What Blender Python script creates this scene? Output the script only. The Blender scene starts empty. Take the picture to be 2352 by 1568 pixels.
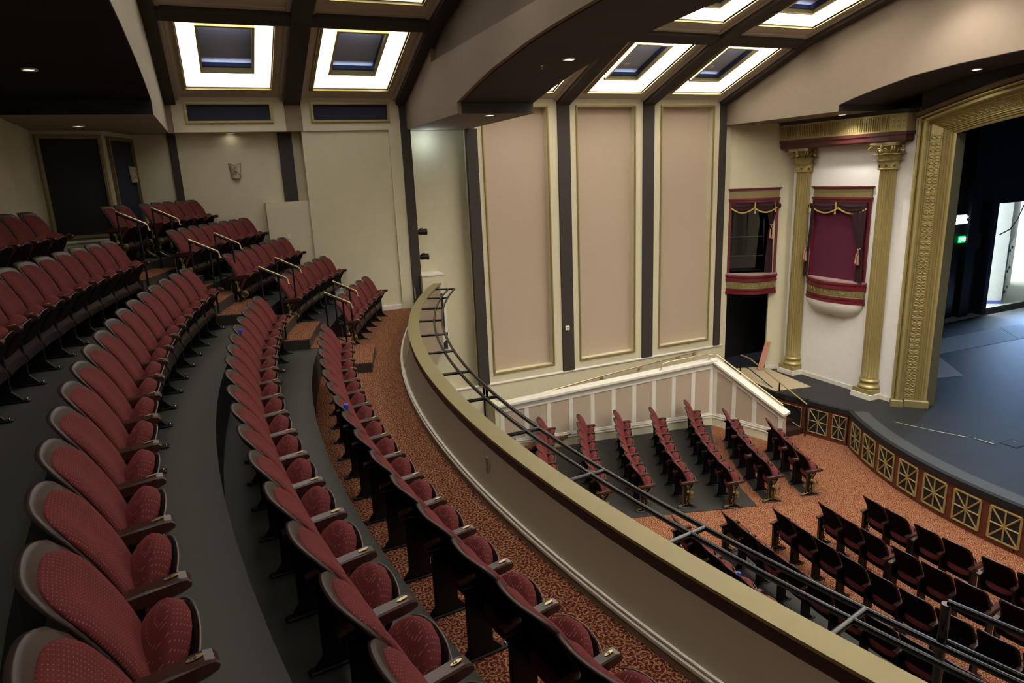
import bpy, math, random
from mathutils import Matrix, Vector
random.seed(7)
PI=math.pi
S=bpy.context.scene
COL=S.collection
def R(d): return math.radians(d)
# ------------------------------------------------------------------ camera, world, exposure, lights
FPX=1523.06
cm=((0.915699,-0.399689,-0.041755),(-0.133673,-0.204957,-0.9696),(0.37898,0.893444,-0.241107))
cam=bpy.data.cameras.new('camera'); cam.sensor_width=36; cam.lens=FPX/2352*36; cam.clip_end=200; cam.clip_start=.05
co=bpy.data.objects.new('camera',cam); COL.objects.link(co)
co.matrix_world=Matrix(((cm[0][0],-cm[1][0],-cm[2][0],0),(cm[0][1],-cm[1][1],-cm[2][1],0),(cm[0][2],-cm[1][2],-cm[2][2],0),(0,0,0,1)))
S.camera=co
w=bpy.data.worlds.new('world'); S.world=w; w.use_nodes=True
w.node_tree.nodes['Background'].inputs[0].default_value=(.55,.6,.7,1); w.node_tree.nodes['Background'].inputs[1].default_value=.02
S.view_settings.view_transform='Standard'; S.view_settings.look='None'; S.view_settings.gamma=1
S.view_settings.use_curve_mapping=False; S.view_settings.exposure=0.0
S.cycles.max_bounces=7; S.cycles.diffuse_bounces=5; S.cycles.glossy_bounces=3; S.cycles.transmission_bounces=3
S.cycles.use_denoising=True; S.cycles.sample_clamp_indirect=6; S.cycles.caustics_reflective=False; S.cycles.caustics_refractive=False
COFFER=17; COFFER_B=4.8
def lamp(kind,loc,energy,color=(1,.93,.8),size=.15,rot=(0,0,0),spot=None,blend=.6,name='lamp'):
    l=bpy.data.lights.new(name,kind); l.energy=energy; l.color=color
    if kind=='AREA':
        l.shape='RECTANGLE'; l.size=size if not isinstance(size,tuple) else size[0]; l.size_y=size if not isinstance(size,tuple) else size[1]
    else: l.shadow_soft_size=size
    if kind=='SPOT': l.spot_size=R(spot or 100); l.spot_blend=blend
    o=bpy.data.objects.new(name,l); COL.objects.link(o); o.location=loc; o.rotation_euler=rot
    return o
# recessed downlights of the house (fittings are built further down)
WARM=(1,.96,.88); COOL=(.32,.56,1.0)
DOWN=[(-2.05,11.18,1.66,3),(-2.06,14.26,1.19,2),(5.43,9.99,1.78,110),(5.09,12.64,1.19,60),(0.455,16.45,1.19,.15),(15.0,9.72,1.73,150),(14.89,12.92,1.19,150),
      (5.2,5.2,1.9,90),(5.2,1.5,1.7,60),(15.0,3.5,1.78,70),(15.0,6.4,1.85,70)]
for x,y,z,e in DOWN:
    lamp('SPOT',(x,y,z-.06),e,WARM,.07,(0,0,0),135,.8,'downlight_lamp')
for y in (9.5,5,.5): lamp('SPOT',(-2.3,y,1.9),6,WARM,.08,(0,0,0),130,.8,'rear_fill_spot')  # spots added over the rear rows to lift the dark parapet
# rows of added fill spots under the vault centre, outside the frame
for x,e in ((.7,22),(3.2,45),(8,210),(10.5,270),(13.0,320)):
    for y in (3.6,6.4,9.2):
        lamp('SPOT',(x,y,3.55),e,WARM,.12,(0,0,0),120,.7,'vault_fill_spot')
# daylight through the loading door, added cool fill over the stage
lamp('AREA',(31.5,16.6,-3.4),1000,COOL,(4.5,4.5),(R(90),0,R(180)),name='daylight_door')
lamp('AREA',(31,22.6,-2.6),7000,(.82,.92,1.0),(8,5),(R(90),0,R(180)),name='dock_daylight')
lamp('SPOT',(21,6,2.5),200,COOL,.5,(0,0,0),110,.9,'stage_cool_fill')
lamp('POINT',(4.9,16.2,.95),9,(.75,.9,1),.08,name='slot_lamp')
# ------------------------------------------------------------------ materials
def lin(h):
    h=h.lstrip('#'); o=[]
    for i in (0,2,4):
        c=int(h[i:i+2],16)/255; o.append(c/12.92 if c<=.04045 else ((c+.055)/1.055)**2.4)
    return (*o,1)
def nn(nt,t,**k):
    n=nt.nodes.new(t)
    for a,b in k.items(): setattr(n,a,b)
    return n
def mat(name,c,rough=.8,metal=0,var=.06,scale=6,bump=.0,bscale=60,emit=None,es=0,spec=.5,coord='Object'):
    m=bpy.data.materials.new(name); m.use_nodes=True; nt=m.node_tree; b=nt.nodes['Principled BSDF']
    c=lin(c) if isinstance(c,str) else c
    b.inputs['Roughness'].default_value=rough; b.inputs['Metallic'].default_value=metal
    b.inputs['Specular IOR Level'].default_value=spec
    tc=nn(nt,'ShaderNodeTexCoord'); no=nn(nt,'ShaderNodeTexNoise'); no.inputs['Scale'].default_value=scale; no.inputs['Detail'].default_value=4
    nt.links.new(tc.outputs[coord],no.inputs['Vector'])
    mx=nn(nt,'ShaderNodeMix',data_type='RGBA'); mx.inputs[6].default_value=tuple(v*(1-var) for v in c[:3])+(1,); mx.inputs[7].default_value=tuple(min(1,v*(1+var)) for v in c[:3])+(1,)
    nt.links.new(no.outputs['Fac'],mx.inputs[0]); nt.links.new(mx.outputs[2],b.inputs['Base Color'])
    if bump:
        n2=nn(nt,'ShaderNodeTexNoise'); n2.inputs['Scale'].default_value=bscale; nt.links.new(tc.outputs[coord],n2.inputs['Vector'])
        bp=nn(nt,'ShaderNodeBump'); bp.inputs['Strength'].default_value=bump; bp.inputs['Distance'].default_value=.01
        nt.links.new(n2.outputs['Fac'],bp.inputs['Height']); nt.links.new(bp.outputs[0],b.inputs['Normal'])
    if emit:
        b.inputs['Emission Color'].default_value=lin(emit); b.inputs['Emission Strength'].default_value=es
    return m
def mth(nt,op,a,b=None,c=None):
    n=nn(nt,'ShaderNodeMath',operation=op)
    for i,v in enumerate((a,b,c)):
        if v is None: continue
        if isinstance(v,(int,float)): n.inputs[i].default_value=v
        else: nt.links.new(v,n.inputs[i])
    return n.outputs[0]
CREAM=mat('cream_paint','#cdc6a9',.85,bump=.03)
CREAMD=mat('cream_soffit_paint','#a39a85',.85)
WHITE=mat('white_paint','#dad6c9',.6)
TAN=mat('tan_wallcovering','#b3a18c',.9,bump=.15,bscale=220,var=.05,scale=30)
TANC=mat('tan_ceiling_paint','#c6beb2',.85,bump=.05,bscale=120)
TAUPE=mat('taupe_parapet_paint','#94836f',.9,bump=.1,bscale=200)
BULK=mat('taupe_bulkhead_paint','#796b5b',.9,bump=.08,bscale=200)
BULKD=mat('deep_taupe_bulkhead','#5a4e42',.9,bump=.08,bscale=200)  # darker taupe for the recessed part of the middle bulkhead
BROWN=mat('dark_brown_paint','#352f29',.8)
BLACK=mat('black_paint','#07080b',.7)
STAGEBLACK=mat('stage_black_paint','#131820',.6,var=.2,scale=3)
NAVY=mat('navy_paint','#1c2338',.75)
BLUEP=mat('grey_blue_panel','#b4bfd6',.7)
GOLD=mat('gold_paint','#a39461',.42,.45,var=.1,scale=12)
GOLDM=mat('matte_gold_paint','#847850',.5,.3,var=.06)
BRASS=mat('brass','#cdb98a',.35,.8)
CHROME=mat('polished_steel','#c8c8c0',.2,1)
WINE=mat('wine_gloss_paint','#661d28',.35)
WOOD=mat('mahogany','#2b1915',.38,var=.25,scale=9,spec=.5)
WOODR=mat('dark_red_wood','#471b1c',.4,var=.15)
WOODS=mat('mahogany_stage_front','#5a2c1f',.45,var=.2,scale=5)
BANDW=mat('dark_wood_band','#2c1410',.55,var=.15)
IRON=mat('black_iron','#0c0c0e',.45,.3)
IRONG=mat('gilded_iron','#8f7a45',.4,.8,var=.3,scale=40)
RAILB=mat('black_pipe_paint','#050506',.2,.1,var=0)
CURT=mat('dark_wine_velvet','#2c1017',.95,var=.2,scale=20)
CURTM=mat('plum_panel','#501029',.95,bump=.1)
FRINGE=mat('gold_fringe','#b59b55',.8,var=.2,scale=60)
PINKT=mat('pink_gold_tassel','#b5836a',.85,var=.3,scale=60)
PINE=mat('pine_board','#b5806a',.75,var=.15,scale=14)
PLY=mat('plywood_sheet','#a99a7c',.85,var=.08,scale=3)
DOCKW=mat('dock_white_wall','#e6e6e2',.8)
GREYW=mat('grey_stage_sheet','#8f959b',.7,var=.1,scale=2)
GLASS=mat('dark_glass','#05080a',.08,spec=.7)
EMW=mat('coffer_glow','#ffffff',.8,emit='#fff6ea',es=COFFER)
EMWB=mat('coffer_glow_balcony','#ffffff',.8,emit='#fff6ea',es=COFFER_B)
EMD=mat('lamp_glow','#ffffff',.8,emit='#fff3e0',es=9)
EMDL=mat('dim_lamp_glow','#ffffff',.8,emit='#fff3e0',es=1.1)
EMG=mat('exit_green','#0b3a22',.5,emit='#10e070',es=1.6)
EMF=mat('tube_glow','#ffffff',.5,emit='#eaf0ff',es=7)
EMN=mat('box_side_fill_glow','#ffffff',.5,emit='#dfe6ff',es=7)  # glow added on the hidden box side, evens the light on the panel
EMS=mat('cove_strip','#ffffff',.5,emit='#e6ecff',es=14)
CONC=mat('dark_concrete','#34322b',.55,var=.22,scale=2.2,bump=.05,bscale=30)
CONCD=mat('stalls_concrete','#24221d',.6,var=.25,scale=2.2,bump=.05,bscale=30)  # concrete copy darkened in colour to offset the spots over the stalls
PLASTIC=mat('white_plastic','#d8d6ce',.4)
ALAB=mat('alabaster_shade','#b9b1a0',.5)
BLUEMARK=mat('blue_mark','#2a4bd0',.5,emit='#2a4bff',es=.0)  # blue for the small marks on a few chair tops
def fabric(name,c1,c2,sc=46):
    m=mat(name,c1,.95,bump=.12,bscale=300,spec=.2,var=.08,scale=8); nt=m.node_tree; b=nt.nodes['Principled BSDF']
    base=b.inputs['Base Color'].links[0].from_socket
    tc=nn(nt,'ShaderNodeTexCoord'); sx=nn(nt,'ShaderNodeSeparateXYZ'); nt.links.new(tc.outputs['Object'],sx.inputs[0])
    cb=nn(nt,'ShaderNodeCombineXYZ'); nt.links.new(mth(nt,'MULTIPLY',sx.outputs[1],44),cb.inputs[0]); nt.links.new(mth(nt,'MULTIPLY',mth(nt,'ADD',sx.outputs[2],mth(nt,'MULTIPLY',sx.outputs[0],-.9)),62),cb.inputs[1])
    vo=nn(nt,'ShaderNodeTexVoronoi',feature='F1',voronoi_dimensions='2D'); vo.inputs['Scale'].default_value=1; vo.inputs['Randomness'].default_value=.0; nt.links.new(cb.outputs[0],vo.inputs['Vector'])
    f=mth(nt,'LESS_THAN',vo.outputs['Distance'],.13)
    mx=nn(nt,'ShaderNodeMix',data_type='RGBA'); nt.links.new(mth(nt,'MULTIPLY',f,.4),mx.inputs[0]); nt.links.new(base,mx.inputs[6]); mx.inputs[7].default_value=lin(c2)
    nt.links.new(mx.outputs[2],b.inputs['Base Color'])
    b.inputs['Sheen Weight'].default_value=.25; b.inputs['Sheen Roughness'].default_value=.5; b.inputs['Sheen Tint'].default_value=lin('#c05050')
    return m
FAB=fabric('maroon_dotted_fabric','#572426','#b08860')
FABP=mat('darkened_maroon_panel','#15070a',.9,spec=.1)  # maroon darkened in colour for the unlit chair rears and seat undersides
def carpet():
    m=bpy.data.materials.new('scroll_carpet'); m.use_nodes=True; nt=m.node_tree; b=nt.nodes['Principled BSDF']; b.inputs['Roughness'].default_value=1; b.inputs['Specular IOR Level'].default_value=.1
    g=nn(nt,'ShaderNodeNewGeometry'); 
    def swirl(scale,off,k,arms):
        mp=nn(nt,'ShaderNodeMapping'); mp.inputs['Scale'].default_value=(scale,scale,0); mp.inputs['Location'].default_value=(off,off*.7,0)
        nt.links.new(g.outputs['Position'],mp.inputs[0])
        vo=nn(nt,'ShaderNodeTexVoronoi',voronoi_dimensions='2D'); vo.inputs['Scale'].default_value=1; vo.inputs['Randomness'].default_value=.75
        nt.links.new(mp.outputs[0],vo.inputs['Vector'])
        sub=nn(nt,'ShaderNodeVectorMath',operation='SUBTRACT'); nt.links.new(mp.outputs[0],sub.inputs[0]); nt.links.new(vo.outputs['Position'],sub.inputs[1])
        sx=nn(nt,'ShaderNodeSeparateXYZ'); nt.links.new(sub.outputs[0],sx.inputs[0])
        an=mth(nt,'ARCTAN2',sx.outputs[1],sx.outputs[0])
        s=mth(nt,'SINE',mth(nt,'ADD',mth(nt,'MULTIPLY',an,arms),mth(nt,'MULTIPLY',vo.outputs['Distance'],k)))
        return s,vo.outputs['Distance']
    a,d=swirl(10.5,0,17,1); c,_=swirl(19,3.3,9,3)
    f=mth(nt,'MAXIMUM',mth(nt,'GREATER_THAN',a,.52),mth(nt,'GREATER_THAN',c,.84))
    ns=nn(nt,'ShaderNodeTexNoise'); ns.inputs['Scale'].default_value=42; ns.inputs['Detail'].default_value=3; nt.links.new(g.outputs['Position'],ns.inputs['Vector'])
    f=mth(nt,'MULTIPLY',f,mth(nt,'GREATER_THAN',ns.outputs['Fac'],.43))
    mx=nn(nt,'ShaderNodeMix',data_type='RGBA'); nt.links.new(f,mx.inputs[0]); mx.inputs[6].default_value=lin('#5a1d1d'); mx.inputs[7].default_value=lin('#9d8058')
    mx2=nn(nt,'ShaderNodeMix',data_type='RGBA'); nt.links.new(mth(nt,'GREATER_THAN',ns.outputs['Fac'],.6),mx2.inputs[0]); nt.links.new(mx.outputs[2],mx2.inputs[6]); mx2.inputs[7].default_value=lin('#7e4538')
    nt.links.new(mx2.outputs[2],b.inputs['Base Color'])
    bp=nn(nt,'ShaderNodeBump'); bp.inputs['Strength'].default_value=.3; bp.inputs['Distance'].default_value=.005
    n2=nn(nt,'ShaderNodeTexNoise'); n2.inputs['Scale'].default_value=400; nt.links.new(g.outputs['Position'],n2.inputs['Vector']); nt.links.new(n2.outputs['Fac'],bp.inputs['Height']); nt.links.new(bp.outputs[0],b.inputs['Normal'])
    return m
CARPET=carpet()
def stagefloor():
    m=mat('stage_floor_paint','#1b1e21',.6,var=.3,scale=1.2,bump=.04,bscale=12,spec=.5); nt=m.node_tree; b=nt.nodes['Principled BSDF']
    base=b.inputs['Base Color'].links[0].from_socket
    g=nn(nt,'ShaderNodeNewGeometry'); br=nn(nt,'ShaderNodeTexBrick'); br.inputs['Scale'].default_value=.41; br.inputs['Mortar Size'].default_value=.004; br.inputs['Color1'].default_value=(1,1,1,1); br.inputs['Color2'].default_value=(.9,.9,.9,1); br.inputs['Mortar'].default_value=(.45,.45,.45,1)
    nt.links.new(g.outputs['Position'],br.inputs['Vector'])
    mx=nn(nt,'ShaderNodeMix',data_type='RGBA',blend_type='MULTIPLY'); mx.inputs[0].default_value=1; nt.links.new(base,mx.inputs[6]); nt.links.new(br.outputs['Color'],mx.inputs[7]); nt.links.new(mx.outputs[2],b.inputs['Base Color'])
    return m
SFLOOR=stagefloor()
# ------------------------------------------------------------------ mesh helpers
class MB:
    def __init__(s): s.v=[]; s.f=[]; s.mi=[]; s.sm=[]; s.m=0; s.smooth=False
    def add(s,vs,fs,smooth=None):
        n=len(s.v); s.v+=[tuple(p) for p in vs]
        for f in fs: s.f.append(tuple(i+n for i in f)); s.mi.append(s.m); s.sm.append(s.smooth if smooth is None else smooth)
        return s
    def box(s,a,b):
        x0,y0,z0=[min(p,q) for p,q in zip(a,b)]; x1,y1,z1=[max(p,q) for p,q in zip(a,b)]
        return s.add([(x0,y0,z0),(x1,y0,z0),(x1,y1,z0),(x0,y1,z0),(x0,y0,z1),(x1,y0,z1),(x1,y1,z1),(x0,y1,z1)],
          [(0,3,2,1),(4,5,6,7),(0,1,5,4),(1,2,6,5),(2,3,7,6),(3,0,4,7)],False)
    def cbox(s,a,b,c=.01):
        # box with chamfered edges
        x0,y0,z0=[min(p,q) for p,q in zip(a,b)]; x1,y1,z1=[max(p,q) for p,q in zip(a,b)]
        c=min(c,(x1-x0)*.45,(y1-y0)*.45,(z1-z0)*.45); vs=[]
        for z,i in ((z0,c),(z0+c,0),(z1-c,0),(z1,c)):
            X0,X1,Y0,Y1=x0+i,x1-i,y0+i,y1-i; k=c
            vs+=[(X0+k,Y0,z),(X1-k,Y0,z),(X1,Y0+k,z),(X1,Y1-k,z),(X1-k,Y1,z),(X0+k,Y1,z),(X0,Y1-k,z),(X0,Y0+k,z)]
        fs=[tuple(range(7,-1,-1)),tuple(range(24,32))]
        for l in range(3):
            for i in range(8): fs.append((l*8+i,l*8+(i+1)%8,l*8+8+(i+1)%8,l*8+8+i))
        return s.add(vs,fs,False)
    def xf(s,M,fn,*a,**k):
        n=len(s.v); fn(*a,**k); s.v[n:]=[tuple(M@Vector(p)) for p in s.v[n:]]; return s
    def prism(s,poly,z0,z1,ax='z'):
        n=len(poly)
        def P(p,t):
            return {'z':(p[0],p[1],t),'x':(t,p[0],p[1]),'y':(p[0],t,p[1])}[ax]
        vs=[P(p,z0) for p in poly]+[P(p,z1) for p in poly]
        fs=[tuple(range(n-1,-1,-1)),tuple(range(n,2*n))]+[(i,(i+1)%n,n+(i+1)%n,n+i) for i in range(n)]
        return s.add(vs,fs,False)
    def strip(s,top,bot):
        # quad strip surface between two point lists
        n=len(top); return s.add(list(top)+list(bot),[(i,i+1,n+i+1,n+i) for i in range(n-1)])
    def tube(s,pts,r,n=8,closed=False,caps=True):
        pts=[Vector(p) for p in pts]; m=len(pts); vs=[]; rr=r if isinstance(r,(list,tuple)) else [r]*m
        up=Vector((0,0,1)); prev=None
        for i,p in enumerate(pts):
            a=pts[(i-1)%m] if (closed or i>0) else p; b=pts[(i+1)%m] if (closed or i<m-1) else p
            t=(b-a).normalized()
            if prev is None:
                u=t.cross(up); 
                if u.length<1e-3: u=t.cross(Vector((1,0,0)))
                u.normalize()
            else:
                u=(prev-t*prev.dot(t)); 
                if u.length<1e-4: u=t.cross(up)
                u.normalize()
            prev=u; v=t.cross(u)
            for k in range(n):
                an=2*PI*k/n; vs.append(p+(u*math.cos(an)+v*math.sin(an))*rr[i])
        fs=[]
        for i in range(m if closed else m-1):
            for k in range(n): fs.append((i*n+k,i*n+(k+1)%n,((i+1)%m)*n+(k+1)%n,((i+1)%m)*n+k))
        s.add(vs,fs,True)
        if caps and not closed:
            s.add(vs[:n],[tuple(range(n))],False); s.add(vs[-n:],[tuple(range(n-1,-1,-1))],False)
        return s
    def lathe(s,prof,c=(0,0,0),n=24,axis='z',smooth=True):
        vs=[]
        for r,h in prof:
            for k in range(n):
                a=2*PI*k/n; p=(r*math.cos(a),r*math.sin(a),h)
                if axis=='x': p=(p[2],p[0],p[1])
                if axis=='y': p=(p[0],p[2],p[1])
                vs.append((c[0]+p[0],c[1]+p[1],c[2]+p[2]))
        m=len(prof); fs=[(i*n+k,i*n+(k+1)%n,(i+1)*n+(k+1)%n,(i+1)*n+k) for i in range(m-1) for k in range(n)]
        s.add(vs,fs,smooth)
        if prof[0][0]>1e-4: s.add(vs[:n],[tuple(range(n-1,-1,-1))],False)
        if prof[-1][0]>1e-4: s.add(vs[-n:],[tuple(range(n))],False)
        return s
    def sweep(s,path,prof,side,closed=False,smooth=False):
        # profile (a,b): a along side(i) vector, b along z ; side: function(i)->Vector
        vs=[]; n=len(prof); m=len(path)
        for i,p in enumerate(path):
            d=side(i); 
            for a,b in prof: vs.append((p[0]+d[0]*a,p[1]+d[1]*a,p[2]+b))
        fs=[(i*n+k,i*n+(k+1)%n,((i+1)%m)*n+(k+1)%n,((i+1)%m)*n+k) for i in range(m if closed else m-1) for k in range(n)]
        s.add(vs,fs,smooth)
        if not closed: s.add(vs[:n],[tuple(range(n))],False); s.add(vs[-n:],[tuple(range(n-1,-1,-1))],False)
        return s
    def sphere(s,c,r,n=10,sc=(1,1,1)):
        prof=[(math.sin(PI*i/n)*r,-math.cos(PI*i/n)*r) for i in range(n+1)]; prof[0]=(0.0005,prof[0][1]); prof[-1]=(0.0005,prof[-1][1])
        k=len(s.v); s.lathe(prof,(0,0,0),n+2); s.v[k:]=[(c[0]+p[0]*sc[0],c[1]+p[1]*sc[1],c[2]+p[2]*sc[2]) for p in s.v[k:]]; return s
    def mesh(s,name,mats):
        me=bpy.data.meshes.new(name); me.from_pydata(s.v,[],s.f); 
        for m in (mats if isinstance(mats,(list,tuple)) else [mats]): me.materials.append(m)
        me.polygons.foreach_set('material_index',s.mi); me.polygons.foreach_set('use_smooth',s.sm); me.update()
        return me
    def build(s,name,mats,parent=None,**tags):
        o=bpy.data.objects.new(name,s.mesh(name,mats)); COL.objects.link(o)
        if parent is not None: o.parent=parent
        for k,v in tags.items(): o[k]=v
        return o
def obj(name,me,parent=None,loc=None,**tags):
    o=bpy.data.objects.new(name,me); COL.objects.link(o)
    if parent is not None: o.parent=parent
    if loc is not None: o.location=loc
    for k,v in tags.items(): o[k]=v
    return o
def text_mesh(name,body,size,extrude,mt,parent,loc,rot):
    cu=bpy.data.curves.new(name,'FONT'); cu.body=body; cu.size=size; cu.extrude=extrude; cu.align_x='CENTER'; cu.align_y='CENTER'
    tmp=bpy.data.objects.new('tmp_text',cu); me=bpy.data.meshes.new_from_object(tmp); bpy.data.objects.remove(tmp); me.materials.clear(); me.materials.append(mt)
    o=obj(name,me,parent,loc); o.rotation_euler=rot; return o
def thing(name,label,cat,loc=(0,0,0),rz=0,group=None):
    o=bpy.data.objects.new(name,None); COL.objects.link(o); o.location=loc; o.rotation_euler=(0,0,rz); o.empty_display_size=.1
    o['label']=label; o['category']=cat
    if group: o['group']=group
    return o
def struct(name,mb,m,parent=None,label=None):
    o=mb.build(name,m,parent)
    if parent is None: o['kind']='structure'
    if label: o['label']=label
    return o
def frame_rect(mb,x0,x1,z0,z1,w,d,y,inward=-1,steps=True):
    # picture-frame moulding lying on a y-plane: w wide, d deep, towards inward*y
    for k,(ww,dd) in enumerate(((w,d*.55),(w*.5,d)) if steps else ((w,d),)):
        o=(w-ww)/2
        a0,a1,b0,b1=x0-w+o,x1+w-o,z0-w+o,z1+w-o
        for A,B in (((a0,b0),(a1,b0+ww)),((a0,b1-ww),(a1,b1)),((a0,b0+ww),(a0+ww,b1-ww)),((a1-ww,b0+ww),(a1,b1-ww))):
            mb.box((A[0],y,A[1]),(B[0],y+inward*dd,B[1]))
def grid_wall(mb,xs,zs,holes,y0,y1,T=None):
    # wall of thickness y0..y1 with rectangular holes given as cells
    for i in range(len(xs)-1):
        for j in range(len(zs)-1):
            xm=(xs[i]+xs[i+1])/2; zm=(zs[j]+zs[j+1])/2
            if any(h[0]<xm<h[1] and h[2]<zm<h[3] for h in holes): continue
            mb.box((xs[i],y0,zs[j]),(xs[i+1],y1,zs[j+1]))
CX,CY=21.8,6.37          # centre of the curved balcony
LX,LY=22.17,6.41         # centre of the orchestra rows and the stage edge
YM=12.74                 # mirror sum about the house axis
def pol(r,a,z=0,c=(CX,CY)): return (c[0]-r*math.cos(R(a)),c[1]+r*math.sin(R(a)),z)
def sector(mb,r0,r1,a0,a1,z0,z1,c=(CX,CY),n=None,ymax=None,ymin=None):
    n=n or max(2,int(abs(a1-a0)/1.5))
    def lim(r,a):
        s=math.sin(R(a))*r+c[1]
        if ymax is not None and s>ymax: a=math.degrees(math.asin((ymax-c[1])/r))
        if ymin is not None and s<ymin: a=math.degrees(math.asin((ymin-c[1])/r))
        return a
    vs=[]
    for i in range(n+1):
        a=a0+(a1-a0)*i/n
        for r in (r0,r1):
            aa=lim(r,a)
            for z in (z0,z1): vs.append(pol(r,aa,z,c))
    fs=[(0,1,3,2),(4*n,4*n+2,4*n+3,4*n+1)]
    for i in range(n):
        b=i*4; d=b+4
        fs+=[(b,d,d+1,b+1),(b+2,b+3,d+3,d+2),(b+1,d+1,d+3,b+3),(b,b+2,d+2,d)]
    return mb.add(vs,fs,False)
ORD=['','first','second','third','fourth','fifth','sixth','seventh','eighth','ninth','tenth','eleventh','twelfth','thirteenth','fourteenth','fifteenth','sixteenth','seventeenth','eighteenth','nineteenth','twentieth']
# ------------------------------------------------------------------ floors
FZ=-7.28; SZ=-6.3
m=MB(); m.box((-1,-3.46,FZ-.2),(16.2,16.7,FZ)); struct('floor',m,CARPET)
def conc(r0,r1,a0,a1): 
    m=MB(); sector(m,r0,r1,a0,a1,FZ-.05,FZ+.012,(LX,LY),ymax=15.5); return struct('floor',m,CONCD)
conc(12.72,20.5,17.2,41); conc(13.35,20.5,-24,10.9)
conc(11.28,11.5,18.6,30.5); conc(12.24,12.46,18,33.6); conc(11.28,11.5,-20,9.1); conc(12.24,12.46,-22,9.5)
FB=[-3.12,-2.63,-2.125,-1.65,-1.20]; RB=[21.12,22.09,23.05,24.04,27.3]
m=MB(); sector(m,19.6,21.12,-32,31,-3.5,FB[0],ymax=16.3,ymin=-3.46); struct('floor',m,CARPET)
for k in range(1,5):
    m=MB(); sector(m,RB[k-1],RB[k],-30,31,FB[k]-.85,FB[k],ymax=16.6,ymin=-3.46); struct('floor',m,CONC)
# carpeted aisle with steps between the two seating blocks
A0,A1=12.95,16.85
for k in range(4):
    z0=FB[k]; m=MB(); m.m=0
    for j,(ra,rb,h) in enumerate(((RB[k]-.84,RB[k]-.42,.165),(RB[k]-.42,RB[k],.33))):
        m.m=0; sector(m,ra,rb,A0,A1,z0,z0+h-.008); m.m=1; sector(m,ra-.004,rb,A0+.05,A1+.05,z0+h-.008,z0+h)
    o=struct('floor',m,[CONC,CARPET]); 
    m=MB(); sector(m,RB[k],RB[k+1]-.84 if k<3 else RB[k]+.9,A0,A1,FB[k+1],FB[k+1]+.008); struct('floor',m,CARPET)
# ------------------------------------------------------------------ side wall (stage-right side of the photograph)
PAN=[(6.33,8.12),(9.01,10.81),(11.72,13.52)]
m=MB(); xs=[6.02]+[v for p in PAN for v in p]+[14.22]; grid_wall(m,xs,[FZ,-5.19,1.71,1.92],[(a,b,-5.19,1.71) for a,b in PAN],16.2,16.6)
wl=struct('wall_left',m,CREAM)
for a,b in PAN:
    m=MB(); m.box((a,16.42,-5.19),(b,16.5,1.71)); struct('recessed_panel',m,TAN,wl)
    m=MB(); frame_rect(m,a+.01,b-.01,-5.18,1.70,.055,.045,16.2); struct('gold_moulding',m,GOLD,wl)
m=MB(); m.sweep([(4.45,16.2,-5.47),(14.1,16.2,-5.47)],[(0,-.03),(.035,-.03),(.035,.0),(.02,.02),(0,.02)],lambda i:(0,-1)); struct('trim_1',m,WHITE)
def pilaster(x0,x1,z0,z1,y=16.2,d=.05,name='trim_2'):
    m=MB(); m.box((x0,y-d,z0),(x1,y+.02,z1)); return struct(name,m,BROWN)
for i,(a,b) in enumerate(((8.415,8.775),(11.08,11.445),(13.76,13.99))): pilaster(a,b,-5.45,1.9,name='trim_%d'%(2+i))
pilaster(5.84,6.13,-5.45,1.19,16.2,.1,'trim_5'); pilaster(4.22,4.45,-3.0,1.9,16.2,.06,'trim_6')
# slot between the two ceiling sections
m=MB(); m.box((4.3,16.62,FZ),(6.1,16.75,1.3)); m.box((4.3,16.2,FZ),(4.45,16.62,1.3)); m.box((5.95,16.2,FZ),(6.1,16.62,1.3)); m.box((4.45,16.2,FZ),(6.0,16.62,-5.5)); struct('wall_left',m,CREAM)
m=MB(); m.box((4.43,16.0,-4.4),(4.98,16.62,-2.31)); wb=struct('wall_left',m,CREAM)
m=MB(); m.box((4.42,15.98,-2.33),(5.0,16.62,-2.29)); struct('cap',m,WHITE,wb)
# balcony-level side wall
m=MB(); m.box((1.99,16.25,-4.2),(4.22,16.4,1.3)); m.box((1.95,16.25,-4.2),(1.99,16.32,-.37)); m.box((1.0,16.32,-4.2),(1.95,16.62,-.35)); m.box((1.95,16.25,-.37),(1.99,16.62,1.3)); wr=struct('wall_left',m,CREAM)
m=MB(); m.box((-1.6,16.6,-4.2),(2.0,16.75,1.3)); struct('wall_left',m,CREAM)
m=MB(); m.box((3.93,16.19,-3.12),(4.22,16.27,1.19)); struct('trim_7',m,CREAM)
m=MB(); m.cbox((2.9,16.2,-3.12),(4.28,16.27,-2.99),.01); struct('baseboard_left',m,WHITE)
m=MB(); m.cbox((1.95,16.2,-2.66),(2.55,16.27,-2.45),.01);m.box((1.9,16.17,-2.46),(2.58,16.27,-2.42)); struct('baseboard_left',m,WHITE)
m=MB(); m.cbox((1.05,16.2,-2.15),(1.6,16.27,-1.95),.01);m.box((1.0,16.17,-1.96),(1.62,16.27,-1.92)); struct('baseboard_left',m,WHITE)
m=MB(); m.box((1.45,16.50,-.35),(1.75,16.62,1.2)); struct('trim_8',m,BROWN)
m=MB(); m.box((-.79,16.52,-1.2),(-.64,16.62,1.2)); struct('trim_9',m,BROWN)
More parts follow.
